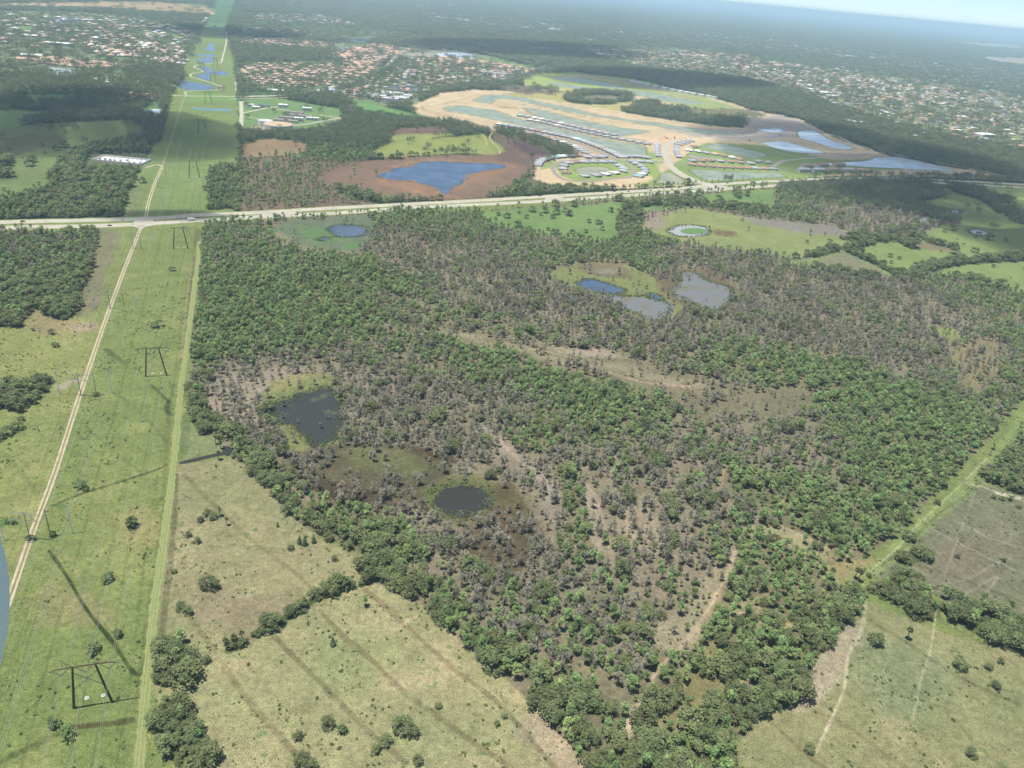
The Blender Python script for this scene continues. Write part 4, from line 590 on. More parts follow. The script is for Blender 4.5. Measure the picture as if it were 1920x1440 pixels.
def place_tree(kd, p, s, rz, var, label=None, group=None, cat=None, about=None):
    j = int(((PLW-np.asarray(p)[:2])**2).sum(1).argmin()); where = PLACES[j][1]
    if about and not label:
        q = PXY(np.array([[p[0], p[1], 0.]]))[0]-np.array(PLACES[j][0]); side = ('top ' if q[1] < -45 else 'upper ' if q[1] < -14 else 'bottom ' if q[1] > 45 else 'lower ' if q[1] > 14 else 'middle ')+('outer left' if q[0] < -60 else 'left' if q[0] < -18 else 'outer right' if q[0] > 60 else 'right' if q[0] > 18 else 'centre')
        label = ' '.join(f'{about[0]} {SHORT[kd]} {about[1]}, {side} {where}'.split()[:16])
    if kd == 'bush':
        o = obj('bush', FULL['bush'][var], None, (p[0], p[1], 0), rz, s); return tag(o, label or (PXW[kd]+' '+where), 'bush', group or ('bushes '+where))
    t = thing(NAMEO[kd], label or (PXW[kd]+' '+where), cat or CATN[kd], (p[0], p[1], 0), rz, group or (CATN[kd]+'s '+where), s)
    cr, tr = PARTS[kd][var]; obj('crown', cr, t); obj('trunk', tr, t); return t
def grow():
    # log-polar scatter: closest spacing 4.4 m, wider far away
    cand = []
    r = 190.
    while r < 24000:
        sp = max(3.85, r*.0048) if r < 1500 else r*.0058
        ang = 52 if r < 600 else 42; n = max(4, int(2*math.radians(ang)*r/sp)); th = np.linspace(-math.radians(ang), math.radians(ang), n)+(rng.random(n)-.5)*sp/r*.95
        rj = r+(rng.random(n)-.5)*sp*.95; cand.append(np.stack([rj*np.sin(th), rj*np.cos(th), np.full(n, sp)], 1)); r += sp
    c = np.vstack(cand); xy = c[:, :2]; sp = c[:, 2]; px = PXY(np.c_[xy, np.zeros(len(xy))]); keep = (px[:, 0] > -180) & (px[:, 0] < 2100) & (px[:, 1] > -30) & (px[:, 1] < 1560)
    xy = xy[keep]; sp = sp[keep]; px = px[keep]; r = np.hypot(*xy.T)
    col, dens, gr, oak, bush, palm = classify(xy); far = r > 1500
    g1 = fbm(xy[:, 0]*.03, xy[:, 1]*.03, 201, 4); g2 = fbm(xy[:, 0]*.012, xy[:, 1]*.012, 211, 3)
    g3 = fbm(xy[:, 0]*.09, xy[:, 1]*.09, 231, 3)
    near_mod = np.clip(dens*(.91+.08*gr)+((g1-.5)*1.1+(g3-.5)*1.1)*np.where((dens > .1) & (dens < .97), 1, 0), 0, 1); farg = fbm(xy[:, 0]*.0016, xy[:, 1]*.0016, 221, 5)
    dn = np.where(far, dens*np.clip(1.0+(farg-.45)*1.2*(r > 2500), .35, 1), near_mod); ok = rng.random(len(xy)) < dn
    # nothing grows in ponds, roads or under houses
    for nm, M, pg, j in SHEETS:
        if nm == 'marsh_pond' and M in (W_GREY, W_RING, W_DARK): h = inpoly(px, pg) & (rng.random(len(px)) < .85)
        else: h = inpoly(px, pg)
        ok &= ~h
    for l_, wd in ((HN, 11), (HS, 11), (DR, 4), (TR, 4)): ok &= seg_dist(xy, smooth_line(GA(l_)[:, :2], n=4)) > wd
    for l_, hw, rgb, st in LINES:
        if sum(rgb) > 470 and st > .34 and len(l_) > 1: ok &= seg_dist(xy, smooth_line(GA(l_)[:, :2], n=3)) > hw+.3
    for l_, wd, M in STRM: ok &= seg_dist(xy, GA(l_)[:, :2]) > wd*.5+4
    hc = set()
    for hx, hy in HXY:
        for ox in (-1, 0, 1):
            for oy in (-1, 0, 1):
                if abs(ox)+abs(oy) < 2: hc.add((int((hx+ox*7)//7), int((hy+oy*7)//7)))
    kx = (xy[:, 0]//7).astype(int); ky = (xy[:, 1]//7).astype(int); ok &= ~np.array([(a, b) in hc for a, b in zip(kx.tolist(), ky.tolist())])
    xy = xy[ok]; sp = sp[ok]; r = r[ok]; far = far[ok]; gr = gr[ok]; oak = oak[ok]; bush = bush[ok]; palm = palm[ok]; px = px[ok]; g2 = g2[ok]; n = len(xy); u = rng.random(n); grn = np.clip(.5+(gr-.46)*1.5+(g2-.5)*1.0*np.where((gr > .06) & (gr < .97), 1, .15), 0, 1)
    kd = np.where(u < palm, 3, np.where(u < palm+oak, 2, np.where(u < palm+oak+bush, 4, np.where(rng.random(n) < grn, 0, 1))))
    names = ['pine', 'paperbark', 'oak', 'palm', 'bush']; base = [.76, .90, .86, .95, 1.4]
    nearid = np.nonzero(r < 620)[0]
    for k in range(5):
        s = np.nonzero((kd == k) & ~far)[0]; s = s[np.argsort(r[s])]; nm = names[k]; size = base[k]*(.5+.85*rng.random(len(s))**1.4)*np.maximum(1, sp[s]/5.2)**.8
        if k == 2: # crowns of oaks need room
            kp = np.ones(len(s), bool); cell = {}
            for q, i in enumerate(s):
                key = (int(xy[i, 0]//5.5), int(xy[i, 1]//5.5))
                if key in cell: kp[q] = False
                cell[key] = 1
            s = s[kp]; size = size[kp]
        rot = rng.random(len(s))*6.28; var = rng.integers(0, VAR[nm], len(s)); lim = 285 if k != 2 else 240; cnt = 0; rest = []
        for q in range(len(s)):
            i = s[q]; inside = -10 < px[i, 0] < 1930 and 0 < px[i, 1] < 1480
            if inside and cnt < lim:
                dd = ((xy[nearid]-xy[i])**2).sum(1); dd[dd < .01] = 1e9; jn = nearid[int(dd.argmin())]; dm = math.sqrt(dd.min()); rel = size[q]/base[k]
                about = ('small' if rel < .8 else 'mid-sized' if rel < 1.05 else 'large', 'standing apart' if dm > 6.5 else 'against '+['a pine', 'a paperbark', 'an oak', 'a palm', 'a bush'][kd[jn]])
                place_tree(nm, xy[i], float(size[q]), float(rot[q]), int(var[q]), about=about); cnt += 1
            else: rest.append(q)
        rest = np.array(rest, int)
        if len(rest):
            z3 = np.c_[xy[s[rest]], np.zeros(len(rest))]; ss = size[rest][:, None]*np.ones(3)
            instance_stuff({'pine': 'pine_forest', 'paperbark': 'paperbark_forest', 'oak': 'oak_woods', 'palm': 'palm_undergrowth', 'bush': 'bush_undergrowth'}[nm], z3, var[rest], ss, rot[rest], FULL[nm][::-1],
                {'pine': 'far spread of green pines in the middle distance', 'paperbark': 'grey mass of thin paperbark trees in the middle distance', 'oak': 'far rounded oak groves beside the highway', 'palm': 'scattered far palms in the wood', 'bush': 'scattered low bushes in the far meadows'}[nm])
    s = np.nonzero(far)[0]; hz = np.clip(9+4*rng.random(len(s)), 6, 14)*1.45; wd = sp[s]*(.55+.4*rng.random(len(s)))
    instance_stuff('distant_forest', np.c_[xy[s], np.zeros(len(s))], rng.integers(0, 5, len(s)), np.c_[wd, wd, hz], rng.random(len(s))*6.28, FULL['clump'], 'dark far woodland and suburban treetops fading to the horizon')
    a = rng.random(90000)*math.radians(98)-math.radians(49); q = np.sqrt(190**2+rng.random(90000)*(820**2-190**2)); t = np.stack([q*np.sin(a), q*np.cos(a)], 1); tp = PXY(np.c_[t, np.zeros(len(t))]); k = (tp[:, 0] > -60) & (tp[:, 0] < 1980) & (tp[:, 1] < 1500); t = t[k]; tp = tp[k]
    dt = classify(t)[1]; k = (dt < .35) & (rng.random(len(t)) < np.clip((fbm(t[:, 0]*.035, t[:, 1]*.035, 301, 4)-.40)*4, .05, .9)*np.clip((fbm(t[:, 0]*.2, t[:, 1]*.2, 311, 2)-.35)*3, 0, 1))
    for l_, wd in ((DR, 3), (TR, 3.4)): k &= seg_dist(t, smooth_line(GA(l_)[:, :2], n=4)) > wd
    for nm, M, pg, j in SHEETS: k &= ~inpoly(tp, pg)
    t = t[k]; n_ = len(t); sz = .2+.6*rng.random(n_)**3; instance_stuff('grass_tufts', np.c_[t, np.zeros(n_)], rng.integers(0, 3, n_), np.c_[sz, sz, sz*.8], rng.random(n_)*6, FULL['bush'], 'small grass tufts and weeds dotted over the near pastures')
    ed = []
    for nm, M, pg, j in SHEETS:
        if nm in ('marsh_pond', 'lake'):
            w_ = smooth_line(GA(pg+pg[:1])[:, :2], n=5); s_ = np.r_[0, np.cumsum(np.hypot(*np.diff(w_, axis=0).T))]; k_ = int(s_[-1]*(2.2 if nm == 'marsh_pond' else .5)); u_ = rng.random(k_)*s_[-1]; ed.append(np.stack([np.interp(u_, s_, w_[:, 0]), np.interp(u_, s_, w_[:, 1])], 1)+rng.normal(size=(k_, 2))*2.4)
    ed = np.vstack(ed); n_ = len(ed); sz = .35+.6*rng.random(n_)**2; instance_stuff('reed_fringe', np.c_[ed, np.zeros(n_)], rng.integers(0, 3, n_), np.c_[sz, sz, sz*.8], rng.random(n_)*6, FULL['bush'], 'reeds and marsh plants fringing the ponds')
    print('TREES', n, 'near', int((~far).sum()), [int((kd == k).sum()) for k in range(5)])

# ------------------------------------------------------------------ houses
ROOFC = [((210, 176, 154), 'orange tiled'), ((236, 232, 226), 'white'), ((206, 176, 148), 'tan'), ((176, 178, 184), 'grey'), ((176, 140, 122), 'brown'), ((150, 196, 196), 'pale teal unfinished')]
M_ROOF = [mat(n.replace(' ', '_')+'_roof', None, .8, noisecol(alb([x*.86 for x in c])*1.45, alb([min(x*1.08, 250) for x in c])*1.45, .4, 4, rnd=.12)) for c, n in ROOFC]
M_WALL = mat('cream_stucco', (.62, .58, .5), .9); M_GLASS = mat('dark_glass', (.03, .035, .04), .15, None, .5); M_LAN = mat('dark_screen', (.13, .135, .14), .7); M_DRV = mat('driveway_concrete', alb((214, 208, 196)), .9)
def hip(b, x0, x1, y0, y1, z, h, o=.5, m=0):
    x0 -= o; x1 += o; y0 -= o; y1 += o; lx = x1-x0; ly = y1-y0; k = min(lx, ly)/2
    if lx >= ly: a = (x0+k, (y0+y1)/2, z+h); c = (x1-k, (y0+y1)/2, z+h)
    else: a = ((x0+x1)/2, y0+k, z+h); c = ((x0+x1)/2, y1-k, z+h)
    p = [(x0, y0, z), (x1, y0, z), (x1, y1, z), (x0, y1, z)]
    if lx >= ly: F = [(p[0], p[1], c, a), (p[1], p[2], c), (p[2], p[3], a, c), (p[3], p[0], a)]
    else: F = [(p[0], p[1], a), (p[1], p[2], c, a), (p[2], p[3], c), (p[3], p[0], a, c)]
    for f in F: b.poly(f, m)
    b.poly(p[::-1], m)
def house_parts(ty):
    w_, r_, g_, l_ = MB(), MB(), MB(), MB()
    if ty == 2:   # long two storey row
        w_.box(-15, 15, -6, 6, 0, 6); hip(r_, -15, 15, -6, 6, 6.01, 2.6)
        for x in (-12, -7, -2, 3, 8, 13): g_.box(x-1.2, x+.8, -6.06, -5.9, 3.6, 5.0); l_.box(x-1.5, x+1.2, -6.08, -5.9, .2, 2.3)
    elif ty == 1:
        w_.box(-6.5, 6.5, -8, 8, 0, 3); w_.box(-6.5, 0, -11, -8.002, 0, 2.98); hip(r_, -6.5, 6.5, -8, 8, 3.01, 2.3); hip(r_, -6.5, 0, -11.5, -5, 2.95, 1.5)
        g_.box(-5.5, -1, -11.06, -10.9, .1, 2.3); l_.box(-4, 4, 8.002, 11, 0, 2.6)
    else:
        w_.box(-8, 8, -6, 6, 0, 3); w_.box(1.5, 8, -9.5, -6.002, 0, 2.98); hip(r_, -8, 8, -6, 6, 3.01, 2.4); hip(r_, 1.5, 8, -10, -2, 2.96, 1.7)
        g_.box(2.4, 7, -9.56, -9.4, .1, 2.3); l_.box(-5, 3, 6.002, 9, 0, 2.6)
    return w_, r_, g_, l_
HM = {}
for ty in range(3):
    w_, r_, g_, l_ = house_parts(ty)
    for c in range(6): HM[ty, c] = (w_.mesh('house_wall', [M_WALL]), r_.mesh('house_roof', [M_ROOF[c]]), g_.mesh('garage_door' if ty < 2 else 'window_band', [M_DRV if ty < 2 else M_GLASS]), l_.mesh('screen_porch', [M_LAN]))
def house_full(ty, c):
    b = MB(); w_, r_, g_, l_ = house_parts(ty)
    for q, m in ((w_, 0), (r_, 1), (l_, 2)):
        n = len(b.v); b.v += q.v; b.f += [tuple(n+i for i in f) for f in q.f]; b.m += [m]*len(q.f)
    return b.mesh('house', [M_WALL, M_ROOF[c], M_LAN])
HOUSES = []   # x, y, rot, type, colour, scale, place
def row(px, n, ty, cols, place, side=0., turn=0., sc=1.):
    l = smooth_line(GA(px)[:, :2], n=6); s = np.r_[0, np.cumsum(np.hypot(*np.diff(l, axis=0).T))]
    for i, t in enumerate(np.linspace(0, s[-1], n)):
        p = np.array([np.interp(t, s, l[:, 0]), np.interp(t, s, l[:, 1])]); q = np.array([np.interp(min(t+5, s[-1]), s, l[:, 0]), np.interp(min(t+5, s[-1]), s, l[:, 1])])-np.array([np.interp(max(t-5, 0), s, l[:, 0]), np.interp(max(t-5, 0), s, l[:, 1])])
        a = math.atan2(q[1], q[0]); nn = np.array([-math.sin(a), math.cos(a)]); p = p+nn*side; HOUSES.append((p[0], p[1], a+turn, ty, cols[i % len(cols)] if isinstance(cols, (list, tuple)) else cols, sc, place, f'{i+1}{"st" if i == 0 else "nd" if i == 1 else "rd" if i == 2 else "th"} of its row, '))
G_ = 3
row([(995, 226), (1030, 233), (1055, 239), (1090, 247), (1130, 255), (1170, 263), (1214, 271)], 17, 1, [1, 1, 3, 3, 1, 3, 3, 3, 3, 3, 3, 3, 3, 3, 3, 3, 3], 'on the strip south of the second pond, front row', 0, 0)
row([(975, 218), (1000, 222), (1040, 230), (1075, 238), (1110, 246), (1150, 254)], 15, 1, [5, 3, 1, 1, 3, 3, 1, 3, 3, 3, 3, 3, 3, 3, 3], 'on the strip south of the second pond, back row', 0, math.pi)
row([(935, 234), (960, 238), (990, 243), (1020, 249), (1050, 255), (1080, 262), (1110, 272), (1140, 284), (1165, 296)], 24, 1, [1, 5, 3, 3, 3, 3, 4, 3, 3, 3, 3, 3], 'along the street beside the first long pond', 0, math.pi)
row([(945, 243), (980, 250), (1018, 256), (1050, 266), (1080, 277), (1103, 289), (1128, 296)], 16, 1, [1, 3, 1, 3, 3, 3, 2, 3], 'beside the pine belt below the first long pond', 0, 0)
row([(1009, 311), (1014, 304), (1026, 299), (1040, 297), (1052, 295), (1066, 294), (1083, 293), (1100, 296), (1116, 296), (1131, 295)], 12, 0, [3, 3, 3, 3, 3, 5, 1, 3, 4, 3], 'on the outer rim of the oval street', 0, math.pi)
row([(1064, 307), (1080, 305), (1096, 305), (1113, 305), (1130, 305), (1147, 305)], 6, 0, [3, 4, 3, 3, 3, 3], 'just inside the oval street', 0, 0)
row([(1058, 312), (1056, 318), (1062, 325)], 3, 0, [3, 3, 4], 'at the left end of the round khaki pond', 0, 0)
row([(1097, 332), (1116, 331), (1134, 329), (1153, 326)], 4, 0, [3, 3, 1, 1], 'at the lower edge of the round khaki pond', 0, math.pi)
row([(1160, 312), (1168, 317), (1168, 322)], 3, 0, 3, 'at the right end of the round khaki pond', 0, 1.57)
row([(1162, 295), (1178, 295), (1194, 295), (1212, 297)], 5, 0, 3, 'between the long pond and the estate gate', 0, math.pi)
row([(1183, 304), (1199, 304), (1216, 305)], 3, 0, 3, 'south of the street by the estate gate', 0, 0)
row([(1193, 308), (1201, 312), (1207, 317), (1210, 322), (1206, 327), (1198, 332)], 6, 0, [3, 3, 3, 3, 1, 5], 'on the right arc of the oval street', 0, 0)
row([(1232, 272), (1232, 279), (1232, 285), (1234, 293)], 6, 1, 3, 'on the left of the broad entry avenue', 0, 1.57)
row([(1267, 276), (1267, 283), (1269, 289), (1272, 295)], 6, 1, 3, 'on the right of the broad entry avenue', 0, -1.57)
row([(1273, 272), (1283, 268), (1294, 265)], 4, 1, 3, 'at the top of the entry avenue', 0, 0)
row([(1297, 310), (1330, 313), (1365, 315), (1400, 316.5), (1448, 318)], 10, 0, [4, 4, 4, 4, 4, 4, 4, 3, 4, 3], 'in the long row above the pond beside the highway', 0, 0)
row([(1299, 303), (1335, 303), (1370, 305), (1408, 308)], 7, 0, [3, 4, 4, 3, 4, 4, 3], 'in the second row above the pond beside the highway', 0, math.pi)
row([(1291, 283), (1307, 285), (1324, 288), (1339, 290), (1355, 293), (1370, 296), (1386, 300)], 7, 0, [1, 1, 3, 0, 4, 1, 4], 'between the two khaki and milky ponds', 0, 0)
row([(1302, 276), (1303, 276.2)], 1, 0, [4], 'alone at the top corner of the milky pond'); row([(1422, 304), (1440, 306)], 2, 1, [3], 'unfinished beside the bend of the access road')
row([(1512, 314), (1542, 312.5), (1572, 312)], 3, 2, [4, 4, 4], 'townhouse blocks behind, beside the pale pond', 0, 0); row([(1507, 322), (1535, 322), (1562, 321.5), (1590, 322)], 4, 2, [3, 3, 4, 3], 'townhouse blocks in front, beside the highway', 0, 0); row([(1617, 323), (1618, 323)], 1, 2, [0], 'townhouse block with orange roof, right end of the terrace')
def estate(pg, sp, cols, place, ang=.3, keep=.85, ty=(0, 1), sc=1.0, lim=9999):
    """houses in loose rows filling an outline"""
    w_ = GA(pg)[:, :2]; c = w_.mean(0); d = np.hypot(*(w_-c).T).max(); ca, sa = math.cos(ang), math.sin(ang); gx = np.arange(-d, d, sp[0]); gy = np.arange(-d, d, sp[1]); X, Y = np.meshgrid(gx, gy); X = X.ravel()+(rng.random(X.size)-.5)*sp[0]*.35; Y = Y.ravel()+(rng.random(Y.size)-.5)*sp[1]*.35
    Y = Y+14*np.sin(X*.012); P_ = np.stack([c[0]+X*ca-Y*sa, c[1]+X*sa+Y*ca], 1); px = PXY(np.c_[P_, np.zeros(len(P_))]); k = inpoly(px, pg) & (rng.random(len(P_)) < keep); P_ = P_[k]
    for p in P_[:lim]: HOUSES.append((p[0], p[1], ang+rng.normal()*.12+math.pi*(rng.random() < .5), int(ty[rng.integers(len(ty))]), int(cols[rng.integers(len(cols))]), sc*(.9+.3*rng.random()), place, None))
estate([(452, 122), (468, 122), (468, 152), (453, 152)], (24, 32), [0, 2], 'beside the green corridor park', .5); estate([(470, 120), (640, 122), (700, 112), (720, 120), (640, 158), (560, 165), (470, 158)], (22, 46), [0, 0, 2, 2], 'round the small lakes north of the treatment plant', .05, .8)
estate([(640, 100), (700, 82), (790, 94), (730, 108), (690, 138), (650, 150)], (22, 46), [0, 2, 0], 'beside the curving concrete parkway', -.5, .75); estate([(600, 98), (690, 86), (700, 92), (640, 112), (600, 108)], (22, 50), [0, 2], 'round the two long lakes', .1, .75)
estate([(640, 165), (735, 132), (765, 110), (850, 112), (960, 128), (1010, 134), (950, 150), (880, 158), (800, 172), (640, 186)], (23, 42), [3, 4, 2, 4, 2, 3], 'in the leafy estate above the bare development', .12, .68)
estate([(760, 105), (860, 108), (1012, 132), (1005, 138), (860, 118)], (23, 34), [0, 2, 0, 2], 'in the row below the flooded field', -.3, .8); estate([(455, 70), (600, 78), (640, 84), (600, 90), (452, 84)], (24, 60), [0, 2, 0], 'in the rows north of the dark wood', .02, .9)
estate([(450, 52), (570, 54), (572, 72), (450, 62)], (24, 100), [2, 3, 4], 'far pinkish rows', .02, .8); estate([(480, 26), (600, 28), (680, 40), (690, 50), (600, 44), (480, 38)], (24, 110), [0, 2, 1], 'far pinkish rows', .02, .85)
estate([(700, 62), (760, 60), (860, 88), (900, 98), (780, 92)], (24, 90), [0, 2], 'along the diagonal highway', -.5, .6)
estate([(20, 108), (110, 108), (228, 124), (205, 131), (130, 128)], (20, 30), [0, 0, 2], 'orange roofs on the golf lake', -.25, .95); estate([(150, 80), (330, 82), (350, 100), (350, 124), (310, 122), (270, 108), (180, 104)], (26, 44), [0, 1, 2, 1, 0], 'beside the corridor park, northwest', .3, .85, (0, 1), 1.2)
estate([(-60, 30), (100, 24), (250, 34), (370, 60), (350, 82), (150, 84), (-60, 106)], (34, 80), [1, 2, 0, 1, 2], 'northwest estate', .2, .62, (0, 1), 1.25); estate([(140, 140), (235, 152), (335, 148), (335, 164), (180, 166)], (30, 40), [0, 1, 2], 'by the wood edge west of the corridor park', .1, .4); estate([(-60, 158), (60, 155), (70, 168), (-60, 170)], (30, 40), [0, 2], 'western edge', .1, .5)
estate([(215, 176), (290, 175), (312, 178), (300, 188), (200, 205), (190, 202)], (20, 34), [0, 4, 0], 'shaded red-roofed rows beside the corridor', .55, .9, (0, 1), .95)
estate([(1080, 92), (1300, 96), (1500, 124), (1920, 190), (1990, 300), (1920, 285), (1720, 240), (1560, 190), (1470, 160), (1350, 138), (1190, 122)], (34, 48), [3, 2, 4, 1, 2], 'eastern suburb', .25, .7)
estate([(1280, 96), (1420, 105), (1415, 112), (1290, 106)], (24, 60), [0, 4], 'eastern suburb', .1, .8); estate([(1438, 116), (1505, 122), (1500, 128), (1440, 122)], (24, 40), [0], 'orange roofs in the eastern suburb', .1, .95); estate([(1378, 120), (1410, 122), (1405, 128), (1380, 128)], (24, 40), [0], 'orange roofs in the eastern suburb', .1, .9)
estate([(1280, 62), (1420, 72), (1600, 92), (1650, 104), (1580, 108), (1400, 86), (1280, 80)], (34, 150), [2, 3, 1], 'far eastern rows', .2, .6); estate([(820, 34), (1100, 46), (1280, 70), (1180, 80), (960, 60), (820, 44)], (50, 130), [1, 3, 2], 'far houses by the white warehouses', .1, .4)
estate([(1640, 104), (1920, 130), (1920, 170), (1740, 145)], (40, 80), [1, 3, 2], 'eastern suburb', .3, .4)
estate([(640, 30), (900, 30), (1280, 52), (1700, 96), (1500, 96), (1100, 58), (760, 48)], (60, 170), [1, 2, 3, 0], 'thin far scatter', .1, .35, (0, 1), 1.4); estate([(900, 88), (1180, 112), (1350, 142), (1300, 128), (1090, 84), (940, 70)], (45, 80), [2, 3, 1], 'scatter in the dark woods', .2, .3)
estate([(1500, 170), (1700, 235), (1920, 285), (1990, 320), (1800, 285), (1600, 225)], (40, 60), [1, 2, 3], 'wooded edge of the eastern suburb', .25, .3); estate([(1650, 104), (1920, 134), (1920, 190), (1500, 122)], (40, 70), [1, 3, 2, 4], 'eastern suburb', .3, .55)
HXY = [(h[0], h[1]) for h in HOUSES if math.hypot(h[0], h[1]) < 5200]
def build_houses():
    hs = sorted(HOUSES, key=lambda h: math.hypot(h[0], h[1])); ind = []; rest = []
    for h in hs:
        p = PXY(np.array([[h[0], h[1], 0.]]))[0]; (ind if len(ind) < 298 and 0 < p[0] < 1920 and 0 < p[1] < 1440 else rest).append(h)
    cen = {}
    for h in ind: cen.setdefault(h[6], []).append((h[0], h[1]))
    for x, y, a, ty, c, s, pl, od in ind:
        q = PXY(np.array([[x, y, 0.], [*np.mean(cen[pl], 0), 0.]])); q = q[0]-q[1]
        if od is None: od = ('far ' if q[1] < -4 else 'near ' if q[1] > 4 else 'middle ')+('outer left, ' if q[0] < -40 else 'left, ' if q[0] < -12 else 'outer right, ' if q[0] > 40 else 'right, ' if q[0] > 12 else 'centre, ')
        nm = 'townhouse_block' if ty == 2 else 'house'; cn = ROOFC[c][1]
        lab = f'{cn} roofed two storey block, {od}{pl}' if ty == 2 else f'{cn} roofed house, {od}{pl}'
        t = thing(nm, ' '.join(lab.split()[:16]), 'townhouse' if ty == 2 else 'house', (x, y, .1), a, f'houses {pl}', s); m_ = HM[ty, c]; obj('wall', m_[0], t); obj('roof', m_[1], t)
        if ty == 2: obj('window_band', m_[2], t)
        else: obj('garage_door', m_[2], t)
        obj('screen_porch' if ty < 2 else 'entry_band', m_[3], t)
    full = [house_full(ty, c) for ty in (0, 1) for c in range(6)]
    if rest:
        idx = np.array([(0 if h[3] == 0 else 6)+h[4] for h in rest]); instance_stuff('distant_suburb', [(h[0], h[1], .1) for h in rest], 11-idx if REV else idx, [[h[5]*1.1]*3 for h in rest], [h[2] for h in rest], full, 'far suburb of small white, orange and grey roofs fading into the haze')
    print('HOUSES', len(ind), len(rest))
REV = True
build_houses()

# flat roofed buildings: px, width, depth, height, turn, label, name, category
M_FLAT = mat('white_membrane_roof', None, .7, noisecol((.62, .62, .60), (.76, .76, .75), .05)); M_GRYR = mat('grey_membrane_roof', None, .8, noisecol((.34, .36, .37), (.46, .47, .46), .06)); M_BLD = mat('pale_wall', (.62, .59, .54), .9); M_TEAL = mat('green_metal_roof', alb((128, 176, 160)), .6); M_CON = mat('process_concrete', (.48, .43, .38), .9)
def block(p, w_, d, h, a, label, name='commercial_building', cat='building', roof=None, group=None, vents=4):
    t = thing(name, label, cat, (p[0], p[1], 0), a, group); b = MB(); b.box(-w_/2, w_/2, -d/2, d/2, 0, h); obj('wall', b.mesh('wall', [M_BLD]), t)
    b = MB(); b.box(-w_/2-.3, w_/2+.3, -d/2-.3, d/2+.3, h+.002, h+.5); obj('roof', b.mesh('roof', [roof or M_FLAT]), t)
    for i in range(vents): b = MB(); x = (random.random()-.5)*w_*.7; y = (random.random()-.5)*d*.7; b.box(x-1, x+1, y-.8, y+.8, h+.502, h+1.7); obj('roof_unit', b.mesh('roof_unit', [M_GRYR]), t)
    b = MB(); n = max(2, int(w_/7))
    for i in range(n): x = -w_/2+(i+.5)*w_/n; b.box(x-1.2, x+1.2, -d/2-.05, -d/2+.1, 1, 2.4)
    obj('window_row', b.mesh('window_row', [M_GLASS]), t); return t
SCH = [((705, 183), 55, 60), ((735, 180), 60, 70), ((722, 188), 70, 30), ((750, 187), 50, 40), ((762, 183), 30, 30)]
for i, (p, w_, d) in enumerate(SCH): block(G(*p), w_, d, 7, .1, 'wide pale flat roofed school building '+['at the left end of the campus', 'in the middle of the campus', 'along the front of the campus', 'at the lower right of the campus', 'smallest, at the right end of the campus'][i], 'school_building', 'school', M_GRYR, 'school buildings north of the bare development')
PLN = [((495, 201), 24, 14, 6, 'green roofed shed at the treatment plant', M_TEAL), ((480, 204), 16, 12, 5, 'small tan building beside the green roofed shed', None), ((470, 199), 14, 10, 4, 'low hut at the treatment plant gate', None), ((531, 201), 20, 14, 6, 'white flat roofed hall by the plant trees', None), ((576, 208), 20, 12, 7, 'white roofed hall beside the plant basins', None), ((560, 227), 18, 12, 7, 'pale pump house beside the brown basins', None), ((586, 225), 26, 10, 5, 'long tan workshop at the plant edge', None), ((517, 173), 40, 20, 6, 'blue white roofed hall beside the parkway', M_FLAT), ((556, 171), 18, 14, 5, 'grey roofed house at the parkway bend', M_GRYR)]
for p, w_, d, h, l, rf in PLN: block(G(*p), w_, d, h, .15, l, 'plant_building', 'building', rf, None, 2)
def tank(p, rad, h, label, top):
    t = thing('storage_tank', label, 'storage tank', (*G(*p)[:2], 0), 0, 'treatment plant tanks'); b = MB(); b.tube((0, 0, 0), (0, 0, h), rad, rad, 56); obj('tank_wall', b.mesh('tank_wall', [M_BLD]), t)
    V = [(rad*1.01*math.cos(a), rad*1.01*math.sin(a), h+.05) for a in np.linspace(0, 2*math.pi, 56, endpoint=False)]+[(0, 0, h+rad*.06)]; obj('tank_roof', mkmesh('tank_roof', V, [(i, (i+1) % 56, 56) for i in range(56)], [top]), t)
    b = MB(); b.tube((rad*1.02, 0, 0), (rad*1.02, 0, h+1), .25, .25, 5); b.tube((rad*1.02, .8, 0), (rad*1.02, .8, h+1), .25, .25, 5); obj('ladder', b.mesh('ladder', [M_GRYR]), t)
TANC = mat('tan_tank_roof', alb((236, 210, 176)), .8); tank((522, 243), 28, 11, 'largest round tank with a tan domed roof', TANC); tank((487, 249.5), 17.5, 9, 'smaller round tank with a tan roof, lower left of the largest', TANC); tank((498, 235), 15, 10, 'round tank with a blue grey roof behind the largest', M_GRYR)
for i, p in enumerate(((537, 222), (528, 227), (548, 217), (556, 213), (565, 219), (545, 229))):
    t = thing('treatment_basin', 'concrete basin '+['in the centre of the plant', 'nearest the tan tanks', 'in the upper plant row', 'at the top of the plant', 'at the right of the plant', 'beside the pump house'][i], 'basin', (*G(*p)[:2], 0), .15, 'treatment plant basins'); b = MB()
    for x0, x1, y0, y1 in ((-15, 15, -8, -7.5), (-15, 15, 7.5, 8), (-15, -14.5, -7.498, 7.498), (14.5, 15, -7.498, 7.498), (-.3, .3, -7.496, 7.496)): b.box(x0, x1, y0, y1, 0, 4.5)
    obj('basin_wall', b.mesh('basin_wall', [M_CON]), t); b = MB(); b.box(-14.49, 14.49, -7.49, 7.49, 0, 3.6); obj('basin_water', b.mesh('basin_water', [mat('settling_water', (.27, .24, .19), .5)]), t)
